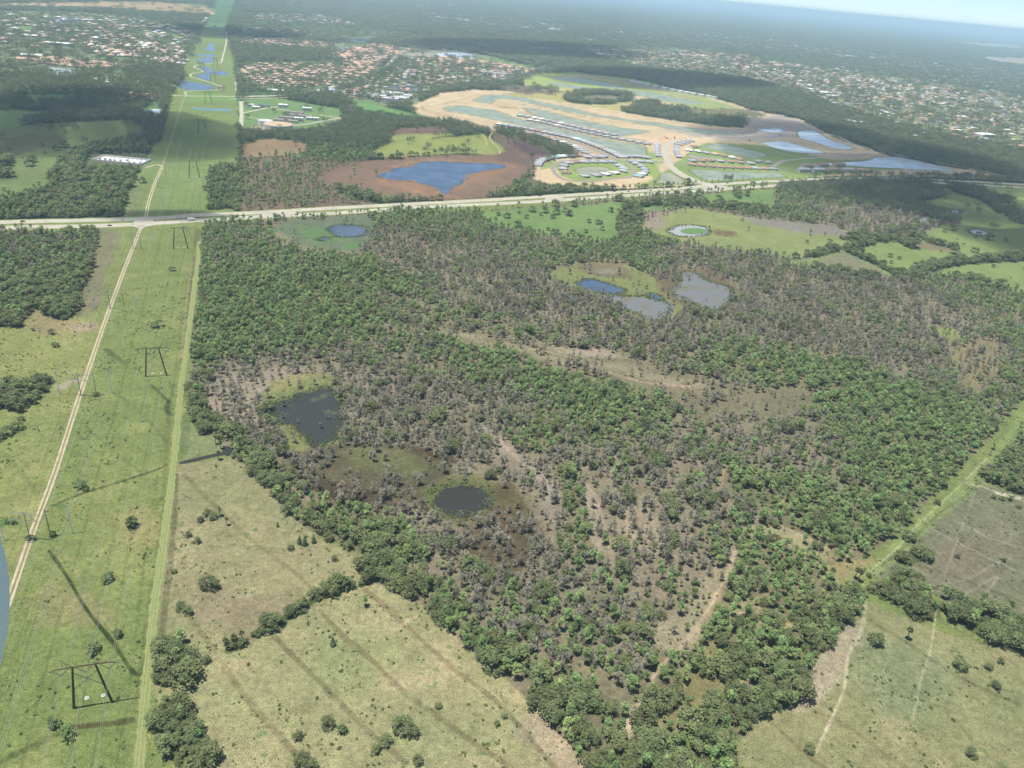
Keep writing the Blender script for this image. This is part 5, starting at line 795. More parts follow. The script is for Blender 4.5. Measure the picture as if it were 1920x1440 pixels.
# walled substation in the north-west meadow
sp = G(229, 302); t = thing('substation', 'walled pale electrical substation in the shaded meadow', 'substation', (sp[0], sp[1], 0), .0); b = MB(); b.box(-38, 38, -17, 17, 0, .3); obj('yard_slab', b.mesh('yard_slab', [mat('yard_slab', (.6, .59, .58), .9)]), t); b = MB()
for x0, x1, y0, y1 in ((-38.4, 38.4, -17.4, -17.01), (-38.4, 38.4, 17.01, 17.4), (-38.4, -38.01, -17, 17), (38.01, 38.4, -17, 17)): b.box(x0, x1, y0, y1, 0, 3.2)
obj('perimeter_wall', b.mesh('perimeter_wall', [M_BLD]), t); M_STL = mat('galvanised_steel', alb((168, 174, 178)), .5, None, .5)
for i in range(9): b = MB(); x = -32+i*8; y = random.uniform(-10, 4); b.box(x-1.6, x+1.6, y-1.4, y+1.4, .3, 3.4); b.tube((x, y, 3.4), (x, y, 5.6), .3, .2); obj('transformer', b.mesh('transformer', [M_GRYR]), t)
for i in range(5):
    b = MB(); x = -30+i*14; b.tube((x, 9, .3), (x, 9, 11), .22); b.tube((x+8, 9, .3), (x+8, 9, 11), .22); b.tube((x, 9, 10.9), (x+8, 9, 10.9), .2); obj('gantry', b.mesh('gantry', [M_STL]), t)
b = MB(); b.tube((33, 10, .3), (33, 10, 22), .35, .2); b.tube((25, 12, .3), (25, 12, 18), .3, .2); obj('mast', b.mesh('mast', [M_STL]), t)
# white apartment row beyond the development, warehouses far away
l = smooth_line(GA([(1186, 155), (1215, 161), (1262, 171), (1300, 178), (1340, 185)])[:, :2], n=6)
for i in range(13): p = l[int(i*(len(l)-1)/12)]; block(p, 24, 14, 7, -.75, f'white apartment building in the line behind the far pond embankment', 'apartment_building', 'apartment building', None, 'white apartment buildings in a line', 0)
WH = [(665, 17), (845, 11), (858, 12), (935, 12), (800, 26), (815, 33), (830, 35), (850, 36), (866, 38), (880, 41), (910, 43), (935, 48), (980, 54), (990, 53), (1022, 46), (1040, 57), (1045, 55), (960, 38), (1100, 76), (1130, 104), (1010, 92), (745, 27), (790, 12), (1250, 8), (1185, 20), (1480, 51), (1540, 56), (1566, 104), (1575, 105), (1597, 107), (1640, 110), (1755, 97), (1788, 98), (1800, 102), (1850, 110), (1860, 113), (1830, 130), (110, 85), (60, 108), (240, 52), (160, 40), (1520, 170), (1540, 176), (1556, 182), (1604, 232), (1845, 256), (905, 87)]
for i, p in enumerate(WH): g = G(*p); s = min(2.6, .8+np.hypot(g[0], g[1])/5500); block(g, (30+rng.random()*30)*s, 26*s, 8, rng.random()*.6, 'white flat roofed building among the far treetops', 'warehouse', 'warehouse', None, 'white flat roofed buildings in the far suburbs', 0)
g = G(843, 12.5); t = thing('radio_mast', 'very tall thin white radio mast at the top of the picture', 'mast', (g[0], g[1], 0)); b = MB(); b.tube((0, 0, 0), (0, 0, 150), 4, 2, 6); obj('mast_shaft', b.mesh('mast_shaft', [M_FLAT]), t)

# ------------------------------------------------------------------ power lines
M_RUST = mat('weathered_steel', None, .85, noisecol((.06, .04, .032), (.11, .07, .055), 2)); M_INS = mat('glass_insulator', alb((225, 228, 225)), .3, None, .5); M_WIRE = mat('aluminium_cable', alb((196, 200, 184)), .5, None, .4); M_POLE = mat('spun_concrete_pole', (.62, .64, .64), .8); M_WOOD = mat('dark_timber_pole', (.13, .115, .10), .9)
def hframe():
    """leaning-legged steel frame, base 15.5 m wide along x"""
    P_ = {}; HT = 24.5
    for s in (-1, 1): b = MB(); b.tube((s*7.75, 0, -.5), (s*4.4, 0, HT), .62, .42, 8); P_['leg%d' % s] = b.mesh('frame_leg', [M_RUST])
    b = MB(); b.tube((-4.4, 0, HT), (4.4, 0, HT), .34, .34, 6)
    for s in (-1, 1): b.tube((s*4.4, 0, HT), (s*11, 0, HT-.2), .32, .26, 6); b.tube((s*11, 0, HT-.2), (s*13.6, 0, HT-1.4), .26, .16, 6)
    P_['crossarm'] = b.mesh('frame_crossarm', [M_RUST]); b = MB(); b.tube((-6.2, 0, 11), (4.9, 0, 21), .13, .13, 5, 0); b.tube((6.2, 0.3, 11), (-4.9, 0.3, 21), .13, .13, 5, 0); P_['brace'] = b.mesh('cross_brace', [M_STL])
    b = MB(); b.tube((-4.4, 0, HT), (-8.2, 0, HT+4.2), .13, .07, 5); b.tube((4.4, 0, HT), (8.2, 0, HT+4.2), .13, .07, 5); P_['peak'] = b.mesh('shield_wire_peak', [M_RUST])
    for i, x in enumerate((-9.4, 0, 9.4)):
        b = MB(); w_ = 3.1; z0 = HT-.6 if abs(x) < 1 else HT-.7; b.tube((x-w_, 0, z0), (x, 0, z0-3.4), .16, .16, 5); b.tube((x+w_, 0, z0), (x, 0, z0-3.4), .16, .16, 5); P_['ins%d' % i] = b.mesh('insulator_string', [M_INS])
    return P_
HF = hframe()
TW = [((137, 1328), (212, 1316), 'nearest steel frame pylon, standing at the lower left'), ((273, 706), (313, 704), 'steel frame pylon halfway up the meadow, beside the grass lane'), ((325, 467), (353, 466), 'steel frame pylon just south of the highway'), ((354, 333), (375, 333), 'steel frame pylon on the bright meadow north of the highway'), ((372, 250), (388, 250), 'steel frame pylon in the cloud-shaded corridor'), ((384, 193.5), (397.5, 193.5), 'steel frame pylon just south of the park road'), ((395, 155), (405, 155), 'small far steel frame pylon beside the park ponds'), ((400, 125), (408.5, 125), 'small far steel frame pylon beyond the park ponds')]
TP = []
for i, (a, b_, l) in enumerate(TW):
    a = G(*a)[:2]; b_ = G(*b_)[:2]; c = (a+b_)/2; ang = math.atan2(b_[1]-a[1], b_[0]-a[0]); TP.append((c, ang)); t = thing('steel_pylon', l, 'pylon', (c[0], c[1], 0), ang, 'steel frame pylons along the corridor')
    for k, n_ in (('leg-1', 'leg'), ('leg1', 'leg'), ('crossarm', 'crossarm'), ('brace', 'cross_brace'), ('peak', 'shield_wire_peak'), ('ins0', 'insulator'), ('ins1', 'insulator'), ('ins2', 'insulator')): obj(n_, HF[k], t)
    if i < 4:
        for s in (-3.3, 3.4):
            q = c+np.array([math.cos(ang), math.sin(ang)])*s+np.array([-math.sin(ang), math.cos(ang)])*4.5; b2 = MB(); b2.tube((0, 0, -.2), (0, 0, .25), 1.1, .95, 14); b2.tube((0, 0, .25), (0, 0, .7), .3, .25, 8)
            tag(obj('anchor_pad', b2.mesh('anchor_pad', [mat('white_concrete', alb((235, 235, 230)), .8)]), None, (q[0], q[1], 0)), f'white round anchor pad on the {"left" if s < 0 else "right"} under the {["nearest", "second", "third", "fourth"][i]} steel pylon', 'anchor pad', 'white anchor pads under the pylons')
TP = [(TP[0][0]-(TP[1][0]-TP[0][0])*.97, TP[0][1])]+TP
def cable(pts, sag, rad, label, group):
    b = MB(); P_ = []
    for p, q in zip(pts[:-1], pts[1:]):
        for t in np.linspace(0, 1, 13)[:-1]: P_.append(np.array(p)*(1-t)+np.array(q)*t-np.array([0, 0, 4*sag*t*(1-t)]))
    P_.append(np.array(pts[-1])); P_ = np.array(P_); n = len(P_); off = np.array([(1, 0), (-.5, .87), (-.5, -.87)])*rad; d = np.gradient(P_, axis=0); d /= np.linalg.norm(d, axis=1)[:, None]; u = np.stack([d[:, 1], -d[:, 0], np.zeros(n)], 1); v = np.cross(d, u)
    V = np.concatenate([P_+u*o[0]+v*o[1] for o in off]); F = [(k*n+i, k*n+i+1, ((k+1) % 3)*n+i+1, ((k+1) % 3)*n+i) for k in range(3) for i in range(n-1)]
    o = obj('power_cable', mkmesh('power_cable', V, F, [M_WIRE])); return tag(o, label, 'power cable', group)
for k, x in enumerate((-9.4, 0, 9.4)):
    for e in (-.35, .35): cable([(*(c+np.array([math.cos(a), math.sin(a)])*(x+e)), 20.2) for c, a in TP], 9, .06, f'conductor pair strung under the {["left", "middle", "right"][k]} arms of the steel pylons', 'cables of the steel pylons')
def pole(p, kind, label):
    g = G(*p); t = thing({'c': 'concrete_pole', 'w': 'timber_pole', 's': 'double_arm_pole'}[kind], label, 'power pole', (g[0], g[1], 0), 0, {'c': 'pale concrete power poles', 'w': 'dark timber power poles', 's': 'grey steel poles with two long arms'}[kind]); b = MB(); h = 20.5 if kind == 'c' else 19
    b.tube((0, 0, -.5), (0, 0, h), .34 if kind != 'w' else .26, .17, 8); obj('pole_shaft', b.mesh('pole_shaft', [{'c': M_POLE, 'w': M_WOOD, 's': M_STL}[kind]]), t); b = MB()
    if kind == 's':
        for z, w_ in ((18, 8.5), (13.2, 8.5)): b.tube((-w_, 0, z), (w_, 0, z), .09, .09, 5); b.tube((-w_, .6, z), (w_, .6, z), .09, .09, 5)
        b.tube((-6, .3, 13.2), (0, .3, 18), .12); b.tube((6, .3, 13.2), (0, .3, 18), .12)
        obj('arm', b.mesh('arm', [M_STL]), t); b = MB()
        for x in (-8, -3.5, 3.5, 8): b.tube((x, .3, 18), (x, .3, 16.6), .14)
        obj('insulator', b.mesh('insulator', [M_INS]), t)
    else:
        for z in (h-.6, h-3, h-5.4): b.tube((0, 0, z), (1.8, 0, z+.15), .1, .1, 5)
        obj('insulator', b.mesh('insulator', [M_INS if kind == 'c' else M_GRYR]), t)
    return np.array([g[0], g[1]]), h
ROWS = ['in the nearest pole row', 'in the second pole row', 'in the third pole row', 'in the pole row just south of the highway', 'just north of the highway', 'on the shaded corridor', 'further up the shaded corridor', 'near the turquoise basin']
LA = [((136, 1000), 0), ((210, 738), 1), ((255, 577), 2), ((286, 468), 3), ((308, 390), 4), ((326, 329), 5), ((339, 283), 6), ((349, 246), 7)]; LB = [((95, 1005), 0), ((181, 740), 1), ((233, 576), 2), ((266, 468), 3), ((297, 352), 5), ((311, 329), 5)]
LC = [((57, 1012), 0), ((152, 742), 1), ((207, 579), 2), ((250, 466), 3)]; LD = [((8, 1014), 0), ((112, 741), 1), ((178, 578), 2), ((222, 468), 3), ((254, 387), 4), ((276, 329), 5), ((305, 245), 6), ((318, 212), 7)]; LE = [((377, 394), 4), ((383, 352), 5)]
def line_of(L_, kind, what, xs, zs):
    q = []; h = 20
    for p, rw in L_: w_, h = pole(p, kind, f'{what} {ROWS[rw]}'); q.append(w_)
    e = q[0]-(q[1]-q[0]); q = [e]+q
    for x, z in zip(xs, zs): cable([(c[0]+x, c[1], h-z) for c in q], 3.5, .055, f'thin cable, {["top", "second", "third", "lowest"][list(xs).index(x) if len(set(xs)) > 1 else list(zs).index(z)]} of its line, carried by {what.rstrip(",")}s', 'cables of the pole lines')
line_of(LA, 'c', 'pale concrete pole, rightmost of its row,', (1.8, 1.8, 1.8), (.5, 2.9, 5.3)); line_of(LB, 'w', 'dark timber pole', (1.8, 0), (.5, 2.9)); line_of(LC, 's', 'grey steel pole with two long crossarms', (-8, -3.5, 3.5, 8), (2.4, 2.4, 2.4, 2.4)); line_of(LD, 'c', 'pale concrete pole, leftmost of its row,', (1.8, 1.8), (.5, 2.9))
for p, rw in LE: pole(p, 'c', 'pale concrete pole beside the wood strip '+ROWS[rw])

# ------------------------------------------------------------------ cars, diggers
M_TYRE = mat('tyre_rubber', (.02, .02, .02), .9)
def car(p, on, c, label, truck=False):
    l = GA(HN if on == 'n' else HS)[:, :2]; g = G(*p)[:2]; best = None
    for a, b_ in zip(l[:-1], l[1:]):
        ab = b_-a; t = np.clip(((g-a)@ab)/(ab@ab), 0, 1); q = a+t*ab; d = np.hypot(*(g-q))
        if best is None or d < best[0]: best = (d, q, math.atan2(ab[1], ab[0]))
    _, q, an = best; n = np.array([-math.sin(an), math.cos(an)]); q = q+n*random.choice((-3.4, 0, 3.4)); L_ = 8.5 if truck else 4.8; t = thing('box_truck' if truck else 'car', label, 'truck' if truck else 'car', (q[0], q[1], .16), an, 'vehicles on the highway')
    b = MB()
    if truck: b.box(-4.2, 2.2, -1.2, 1.2, .7, 3.6); b.box(2.4, 4.3, -1.1, 1.1, .6, 2.5)
    else:
        pr = [(-2.4, .35), (-2.4, .95), (-1.9, 1.05), (1.1, 1.02), (2.35, .85), (2.4, .35)]; n0 = len(b.v)
        for y in (-.9, .9): b.v += [(x, y, z) for x, z in pr]
        k = len(pr); b.f += [tuple(range(n0, n0+k)), tuple(range(n0+k, n0+2*k))[::-1]]+[(n0+i, n0+k+i, n0+k+(i+1) % k, n0+(i+1) % k) for i in range(k)]; b.m += [0]*(k+2)
        b.poly([(-1.3, -.7, 1.5), (.3, -.7, 1.5), (.3, .7, 1.5), (-1.3, .7, 1.5)])
    obj('body', b.mesh('body', [mat('car_paint', c, .3, None, .5)]), t); b = MB()
    if truck: b.box(3.3, 4.32, -1, 1, 1.6, 2.3)
    else:
        lo = [(-1.9, -.85, 1.05), (1.1, -.85, 1.02), (1.1, .85, 1.02), (-1.9, .85, 1.05)]; hi = [(-1.3, -.7, 1.49), (.3, -.7, 1.49), (.3, .7, 1.49), (-1.3, .7, 1.49)]
        for i in range(4): b.poly([lo[i], lo[(i+1) % 4], hi[(i+1) % 4], hi[i]])
    obj('window', b.mesh('window', [M_GLASS]), t)
    for x in (-L_*.3, L_*.31):
        for y in (-.85, .85): b = MB(); b.tube((x, y-.1, .34), (x, y+.1, .34), .34, .34, 12); obj('wheel', b.mesh('wheel', [M_TYRE]), t)
CARS = [((43, 416), 'n', (.03, .03, .035), 'dark car'), ((206, 422), 's', (.03, .03, .03), 'black car'), ((231, 411), 'n', (.8, .8, .8), 'white van-like car'), ((469, 406), 's', (.05, .04, .04), 'dark car'), ((522, 404), 's', (.03, .03, .04), 'black car'), ((555, 402), 's', (.18, .1, .07), 'brown car'), ((580, 401), 's', (.1, .1, .1), 'dark grey car'), ((1155, 361), 'n', (.35, .06, .05), 'red car'), ((1178, 359), 'n', (.3, .05, .04), 'dark red car'), ((1218, 357), 'n', (.06, .06, .07), 'dark car'), ((1244, 355), 'n', (.6, .6, .6), 'silver car'), ((1257, 354), 'n', (.04, .04, .05), 'black car'), ((1275, 353), 'n', (.05, .05, .05), 'dark car'), ((1295, 352), 'n', (.07, .05, .05), 'dark car'), ((1307, 351), 'n', (.7, .7, .7), 'white car'), ((1367, 345), 'n', (.06, .06, .08), 'dark blue car'), ((1693, 335), 'n', (.5, .5, .5), 'silver car'), ((1714, 341), 's', (.1, .05, .04), 'maroon car'), ((1820, 346), 's', (.05, .05, .05), 'dark car'), ((1913, 351), 's', (.6, .6, .6), 'white car')]
WH_ = ['at the left end of the highway', 'left of the dirt road crossing', 'left of the dirt road crossing on the far lanes', 'just before the median crossover', 'at the median crossover', 'just past the median crossover', 'second past the median crossover', 'below the oval street', 'just right of the other red one', 'below the small khaki pond', 'among five below the estate', 'third in the line below the estate', 'fourth in the line below the estate', 'fifth in the line nearing the estate gate', 'last before the estate gate', 'just past the estate gate', 'behind the townhouses', 'right of the townhouses in cloud shade', 'far right near lanes', 'at the right end of the highway']
for (p, on, c, l), w_ in zip(CARS, WH_): car(p, on, c, f'{l} on the highway {w_}')
car((358, 412.5), 's', (.8, .8, .78), 'white box truck on the near highway lanes by the woods edge', True)
for p, l in (((1250, 260), 'on the bright sand, left one'), ((1265, 258), 'on the bright sand, right one'), ((1406, 264), 'by the earth heap beside the shaded haul road'), ((1463, 254), 'on the shaded haul road')):
    g = G(*p); t = thing('excavator', 'small orange brown excavator '+l, 'excavator', (g[0], g[1], 0), random.random()*6); mo = mat('machine_orange', (.35, .12, .04), .6)
    b = MB(); b.box(-2.2, 2.2, -1.6, -1, 0, 1); b.box(-2.2, 2.2, 1, 1.6, 0, 1); obj('tracks', b.mesh('tracks', [M_TYRE]), t); b = MB(); b.box(-2.4, 1.6, -1.4, 1.4, 1.05, 2.4); b.box(.2, 1.5, -1.35, -.2, 2.402, 3.4); obj('cab', b.mesh('cab', [mo]), t); b = MB(); b.tube((1.6, .3, 2), (5, .3, 5), .35, .25); b.tube((5, .3, 5), (7.4, .3, 1.2), .25, .18); b.box(6.8, 8, -.4, 1, .4, 1.4); obj('digging_arm', b.mesh('digging_arm', [mo]), t)

# ------------------------------------------------------------------ lone trees and bushes with a look of their own
LONE = [('oak', (352, 1270), 1.0, 'dark round oak at the right side of the clump beside the lane'), ('oak', (322, 1355), 1.0, 'darkest oak at the top of the lower clump beside the lane'), ('oak', (396, 1425), .95, 'dark oak at the lower right of the lower clump beside the lane'), ('oak', (615, 1362), .55, 'dark grey green low oak in the lower tan pasture'), ('bush', (640, 1372), 2.4, 'bright green thicket hugging the low dark oak'), ('oak', (755, 1370), .8, 'dark spreading oak in the middle of the lower pasture'), ('oak', (775, 1380), .55, 'smaller oak touching the spreading pasture oak'), ('oak', (722, 1395), .5, 'low olive oak below left of the spreading pasture oak'), ('oak', (705, 1408), .4, 'lowest olive bush at the lower left of the spreading oak'), ('oak', (783, 1430), .42, 'small round oak at the bottom edge of the pasture'), ('oak', (557, 1385), .42, 'small olive oak at the lower left of the pasture'), ('oak', (565, 1430), .6, 'bushy oak at the bottom edge, left of the pasture'), ('oak', (585, 1437), .45, 'lighter bush beside the bushy bottom oak'), ('oak', (822, 1326), .3, 'small green bush in the upper right of the lower pasture'), ('oak', (944, 1345), .28, 'tiny round tree near the right pasture edge'), ('oak', (932, 1358), .25, 'tiny pale tree just below the other near the right pasture edge'), ('conifer', (624, 1210), .8, 'small blue grey conifer alone in the lower pasture'), ('pine', (686, 1136), .7, 'small bright green tree below the hedge corner'), ('pine', (547, 1022), .0, ''),
 ('conifer', (562, 1020), .8, 'bright green pine at the left of the pine trio in the tan field'), ('conifer', (572, 1022), .95, 'tallest pine of the pine trio in the tan field'), ('conifer', (588, 1018), .8, 'right pine of the pine trio in the tan field'), ('oak', (628, 1050), .35, 'small dark bush between the pine trio and the wood corner'), ('conifer', (521, 988), .5, 'small dark pine in the upper tan field, left of the trio'), ('oak', (545, 1031), .35, 'pale green low bush beneath the pine trio'), ('oak', (390, 1100), .75, 'dark oak clump in the middle of the left tan field'), ('oak', (403, 1104), .6, 'grey tinged oak joined to the dark clump in the left tan field'), ('oak', (340, 1143), .5, 'low oak beside the lane below the clump in the left tan field'), ('oak', (352, 1150), .5, 'second low oak beside the lane below the clump'), ('oak', (325, 1228), .8, 'bright green spreading tree beside the lane above the lower clumps'), ('oak', (370, 1018), .4, 'round dark bush at the lower end of the clump by the lane'), ('oak', (352, 1006), .35, 'small round tree by the lane in the upper tan field'), ('oak', (388, 965), .5, 'olive thicket at the left in the upper tan field'), ('oak', (400, 972), .5, 'olive thicket in the middle of the upper tan field'), ('oak', (375, 978), .4, 'low thicket edge in the upper tan field'), ('palm', (412, 968), 1.0, 'yellowish palm beside the olive thicket'), ('palm', (426, 985), .9, 'yellowish palm right of the olive thicket'), ('oak', (326, 1074), .28, 'tiny dark bush right beside the lane'), ('palm', (410, 862), 1.1, 'yellow green palm at the ditch bridge'), ('palm', (404, 833), 1.1, 'yellow green palm above the ditch bridge'), ('palm', (414, 842), 1.0, 'second palm above the ditch bridge'), ('conifer', (405, 876), .4, 'small dark tree just south of the ditch'),
 ('oak', (545, 1152), .65, 'dark round oak in the hedge between the tan fields'), ('oak', (557, 1146), .6, 'grey green oak right of the dark one in the hedge'), ('palm', (570, 1140), 1.1, 'yellowish palm at the upper end of the hedge clump'), ('oak', (516, 1168), .45, 'low hedge bush left of the hedge clump'), ('oak', (505, 1178), .35, 'smallest hedge bush at the left of the clump'), ('oak', (642, 1102), .6, 'dark oak with bright top at the hedge end'), ('pine', (640, 1106), .8, 'bright green tree at the hedge end'), ('oak', (658, 1102), .45, 'low dark oak at the right of the hedge end'), ('oak', (677, 1098), .32, 'round dark bush at the field corner'), ('oak', (612, 1118), .32, 'small hedge bush between the hedge clump and the hedge end'), ('oak', (623, 1111), .35, 'second small hedge bush toward the hedge end'), ('oak', (597, 1125), .3, 'third small hedge bush'), ('palm', (440, 1210), 1.1, 'greyish palm in the left part of the hedge'), ('palm', (425, 1217), 1.1, 'greyish palm left in the hedge'), ('palm', (455, 1203), 1.1, 'tall palm at the right of the left hedge part'), ('oak', (433, 1213), .5, 'olive oak under the hedge palms'), ('oak', (384, 1242), .45, 'small dark oak linking the hedge and the lane clump'), ('oak', (488, 1186), .4, 'dark hedge bush between the palms and the clump'), ('oak', (480, 1192), .4, 'second dark hedge bush between palms and clump'), ('oak', (498, 1162), .28, 'small bush just above the hedge'),
 ('oak', (1500, 1305), 1.1, 'big round dark oak standing out at the tip of the belt by the pink pasture'), ('oak', (1640, 1205), .75, 'dark oval tree alone at the left of the eastern pasture'), ('palm', (1700, 1199), 1.3, 'grey green palm clump on the furrow in the eastern pasture'), ('oak', (1798, 1252), .65, 'brown grey bush on the furrow in the eastern pasture'), ('oak', (1865, 1288), .45, 'brownish bush further down the same furrow'), ('oak', (1853, 1253), .4, 'green bush in the right of the eastern pasture'), ('oak', (1876, 1243), .35, 'small brown bush near the right edge of the eastern pasture'), ('oak', (1516, 1408), .45, 'small grey bush at the bottom of the eastern pasture'), ('oak', (1820, 1416), .5, 'pale grey bush near the bottom right corner'), ('pine', (1767, 1122), .9, 'light green tree standing above the dark belt'), ('palm', (1608, 1090), 1.4, 'olive palm clump at the crossing of the grass lane'), ('palm', (1602, 1086), 1.3, 'second olive palm at the crossing of the grass lane'), ('palm', (1557, 1087), 1.3, 'olive palm clump left of the crossing'), ('oak', (1575, 1022), .7, 'round olive bush above the crossing of the grass lane'), ('oak', (1755, 945), .45, 'small dark tree standing on the grass lane'), ('oak', (1703, 1012), .75, 'grey green tree right beside the grass lane'), ('oak', (1862, 935), .35, 'small round bush in the grey eastern field'), ('oak', (1878, 938), .35, 'second small round bush in the grey eastern field'), ('oak', (1892, 937), .4, 'third round bush in the grey eastern field'), ('oak', (1910, 953), .3, 'last small bush at the right in the grey eastern field'), ('oak', (1880, 1052), .35, 'low bush on the furrow of the grey eastern field'), ('oak', (1793, 1045), .3, 'green bush low in the grey eastern field'),
 ('oak', (98, 626), .55, 'dark bush highest in the left meadow'), ('oak', (104, 650), .5, 'dark bush in the middle of the left meadow'), ('oak', (62, 620), .3, 'small olive bush at the wood edge in the left meadow'), ('oak', (20, 716), .7, 'olive round bush left of the meadow thicket'), ('oak', (10, 732), .6, 'low bush below the left meadow thicket'), ('oak', (72, 718), .85, 'dark oak at the left of the pair above the thicket'), ('oak', (86, 716), .8, 'dark oak at the right of the pair above the thicket'), ('oak', (36, 804), .7, 'oval dark bush beside the left edge, lower meadow'), ('oak', (14, 816), .8, 'dark bushes at the left picture edge, lower meadow'), ('oak', (40, 789), .4, 'small brown bush above the oval dark one'), ('oak', (2, 824), .6, 'dark bush cut by the left picture edge'), ('bush', (323, 508), 3, 'pale bush low in the corridor'), ('bush', (298, 614), 4.5, 'ring of low shrubs in the corridor grass'), ('bush', (246, 988), 4, 'round low shrub patch between the poles and the lane'), ('bush', (202, 1088), 3, 'grey green shrub patch in the lower meadow'), ('bush', (172, 1222), 3, 'green shrub with a pale heart above the nearest pylon'), ('bush', (222, 1192), 2.5, 'pale shrub beside the long ditch'), ('bush', (130, 1382), 3, 'low shrub patch below the nearest pylon'), ('bush', (104, 1358), 2.5, 'grey shrub at the head of the brown ditch'),
 ('oak', (160, 920), .3, 'small green bush at the ditch by the dirt road'), ('bush', (150, 915), 3.5, 'bright green shrub patch beside the ditch'), ('bush', (57, 1014), 2.2, 'dark shrub at the foot of the double arm pole'), ('bush', (98, 1006), 2.2, 'green shrub at the foot of the nearest timber pole'), ('bush', (181, 742), 2, 'dark shrub at the foot of the second timber pole')]
for i, (kd, p, s, lab) in enumerate(LONE):
    if s > 0: place_tree(kd, G(*p), s, i*1.3, i % VAR[kd], lab, 'lone trees and bushes of the open fields', CATN[kd] if not (kd == 'oak' and s < .5) else 'bush')
# young trees planted along the highway
l = smooth_line(GA([(1050, 360), (1150, 356), (1230, 349.5), (1330, 341), (1480, 334.5), (1600, 331), (1750, 334), (1915, 342)])[:, :2], n=6); s_ = np.r_[0, np.cumsum(np.hypot(*np.diff(l, axis=0).T))]
for t_ in np.arange(5, s_[-1], 15.):
    x = np.interp(t_, s_, l[:, 0])+rng.normal()*.8; y = np.interp(t_, s_, l[:, 1])+rng.normal()*.8
    if 1195 < PXY(np.array([[x, y, 0]]))[0, 0] < 1900: tr_ = place_tree('paperbark', (x, y), .55+.2*rng.random(), rng.random()*6, int(rng.integers(4)), f'young street tree planted along the highway, {int(round(t_/15.))+1}th of the row from its left end', 'young trees planted along the highway', 'street tree')
grow()

# ------------------------------------------------------------------ clouds overhead (their shade lies on the land), aircraft engine, air
def cloud_mat(dn):
    M = bpy.data.materials.new('cloud_vapour'); M.use_nodes = True; N = M.node_tree.nodes; N.remove(N['Principled BSDF']); v = N.new('ShaderNodeVolumePrincipled'); v.inputs['Color'].default_value = (1, 1, 1, 1); v.inputs['Density'].default_value = dn; v.inputs['Anisotropy'].default_value = .3
    M.node_tree.links.new(v.outputs[0], N['Material Output'].inputs['Volume']); return M
CM = cloud_mat(.011)
def ico(n=3):
    bm = bpy.data.meshes.new('t'); import bmesh; b = bmesh.new(); bmesh.ops.create_icosphere(b, subdivisions=n, radius=1); V = np.array([v.co[:] for v in b.verts]); F = np.array([[v.index for v in f.verts] for f in b.faces]); b.free(); bpy.data.meshes.remove(bm); return V, F
IV, IF = ico(4)
def cloud(shades, label, zc=1250., th=105.):
    VV = []; FF = []; n = 0
    for cx, cy, rx, ry in shades:
        c = G(cx, cy)[:2]; ax = abs(np.linalg.norm(G(cx+rx, cy+rx*.0935*0)[:2]-G(cx-rx, cy)[:2]))/2; ay = np.linalg.norm(G(cx, cy-ry)[:2]-G(cx, cy+ry)[:2])/2
        c = c+SV[:2]/SV[2]*zc; nz = 1+.55*(fbm(IV[:, 0]*1.7+cx, IV[:, 1]*1.7+cy+IV[:, 2], 5, 4)-.5)
        dirx = G(cx+rx, cy)[:2]-G(cx-rx, cy)[:2]; a = math.atan2(dirx[1], dirx[0]); X = IV[:, 0]*ax*nz; Y = IV[:, 1]*ay*nz; Zz = np.where(IV[:, 2] < 0, IV[:, 2]*.45, IV[:, 2])*th*nz
        VV.append(np.c_[c[0]+X*math.cos(a)-Y*math.sin(a), c[1]+X*math.sin(a)+Y*math.cos(a), zc+Zz]); FF.append(IF+n); n += len(IV)
    # one closed puffy body per cloud: lumps are kept apart in height so their skins never coincide
    o = obj('cloud', mkmesh('cloud', np.vstack(VV), np.vstack(FF), [CM], smooth=True)); tag(o, label, None, 'clouds over the plain', 'stuff')
cloud([(60, 238, 190, 52), (300, 250, 170, 46)], 'broad cloud whose shade covers the northwest meadows'); cloud([(150, 190, 150, 22)], 'cloud shading the red-roofed rows', 1350)
cloud([(300, 404, 130, 12)], 'small cloud shading the highway crossing', 1250, 90)
cloud([(1470, 250, 150, 24), (1640, 300, 220, 40)], 'cloud shading the eastern part of the development'); cloud([(1760, 375, 160, 32), (1900, 440, 120, 60)], 'cloud shading the far right fields', 1300)
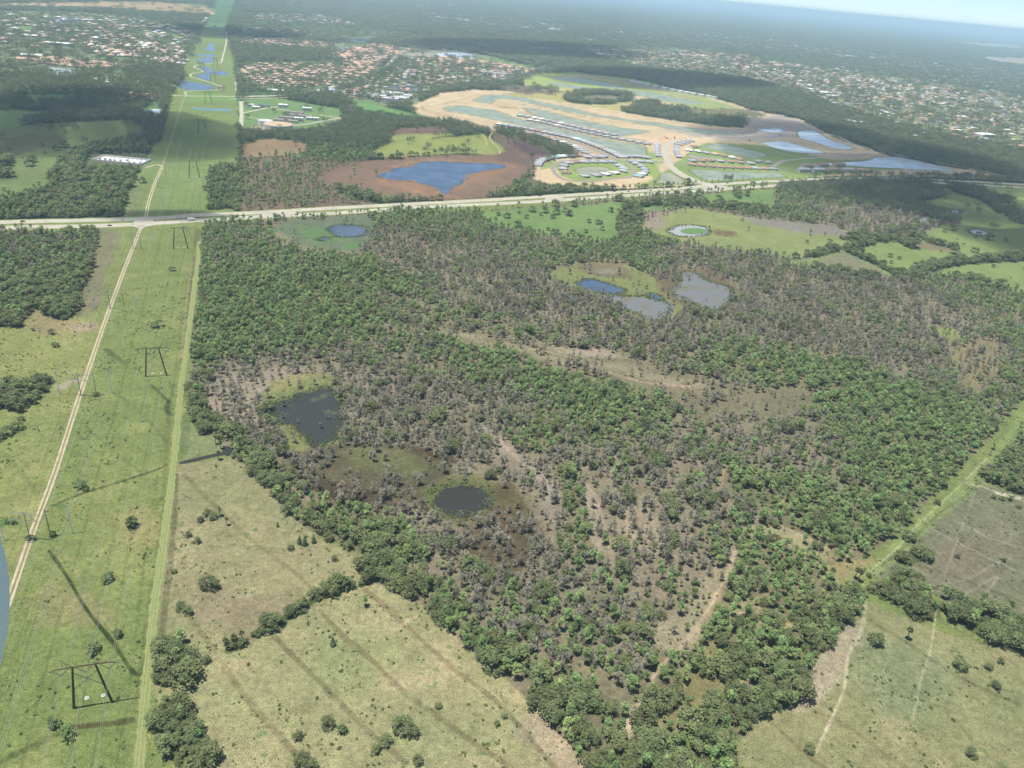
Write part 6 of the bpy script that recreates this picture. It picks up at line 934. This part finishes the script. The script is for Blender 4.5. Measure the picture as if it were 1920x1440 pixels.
cloud([(1010, 92, 190, 12), (1250, 150, 190, 14)], 'long cloud over the dark forest belt', 1300, 120); cloud([(440, 62, 130, 11)], 'cloud over the far end of the corridor', 1300, 120);

# engine cowling just outside the window, its rounded end showing at the left edge
def nacelle():
    dep = 3.4; apex = np.array([0, 0, H])+(D_*FPX+CX*(-117-960)-CU*(1214-720))/FPX*dep; prof = [(0, 0)]
    for r_ in np.linspace(.06, .78, 14): prof.append((r_*r_/(2*1.62), r_))
    for a in np.linspace(0, 1, 10)[1:]: prof.append((prof[14][0]+.5*a+.2*(1-(1-a)**2), .78+.26*math.sin(a*math.pi/2)))
    x1 = prof[-1][0]; prof += [(x1+.8, 1.06), (x1+1.8, 1.04), (x1+2.6, .95)]; k = 48; V = []; F = []
    ax = -CX; u = CU; v = np.cross(ax, u)
    for x, r_ in prof:
        for i in range(k): t = 2*math.pi*i/k; V.append(apex+ax*x+u*r_*math.cos(t)+v*r_*math.sin(t))
    for j in range(len(prof)-1):
        for i in range(k): F.append((j*k+i, j*k+(i+1) % k, (j+1)*k+(i+1) % k, (j+1)*k+i))
    c = apex; me = mkmesh('cowling', np.array(V)-c, F, [mat('grey_aircraft_paint', (.93, .94, .95), .6, None, .3)], smooth=True); t = thing('aircraft_engine', 'pale grey rounded engine cowling of the aircraft at the left edge', 'aircraft engine', tuple(c)); obj('cowling', me, t)
    b = MB(); q = ax*(x1+2.2); b.tube(q-ax*.4, q+ax*.9, .75, .5, 32); obj('inner_barrel', b.mesh('inner_barrel', [M_STL], True), t)
nacelle()
def haze():
    b = MB(); S = 61500; b.box(-S, S, -S, S, -1.5, 330); M = bpy.data.materials.new('humid_air'); M.use_nodes = True; N = M.node_tree.nodes; N.remove(N['Principled BSDF']); v = N.new('ShaderNodeVolumePrincipled'); v.inputs['Color'].default_value = (.60, .83, 1, 1); v.inputs['Density'].default_value = 7.5e-5; v.inputs['Anisotropy'].default_value = 0.
    M.node_tree.links.new(v.outputs[0], N['Material Output'].inputs['Volume']); o = obj('haze', b.mesh('haze', [M])); tag(o, 'thin blue humid haze over the plain', None, None, 'stuff')
haze()
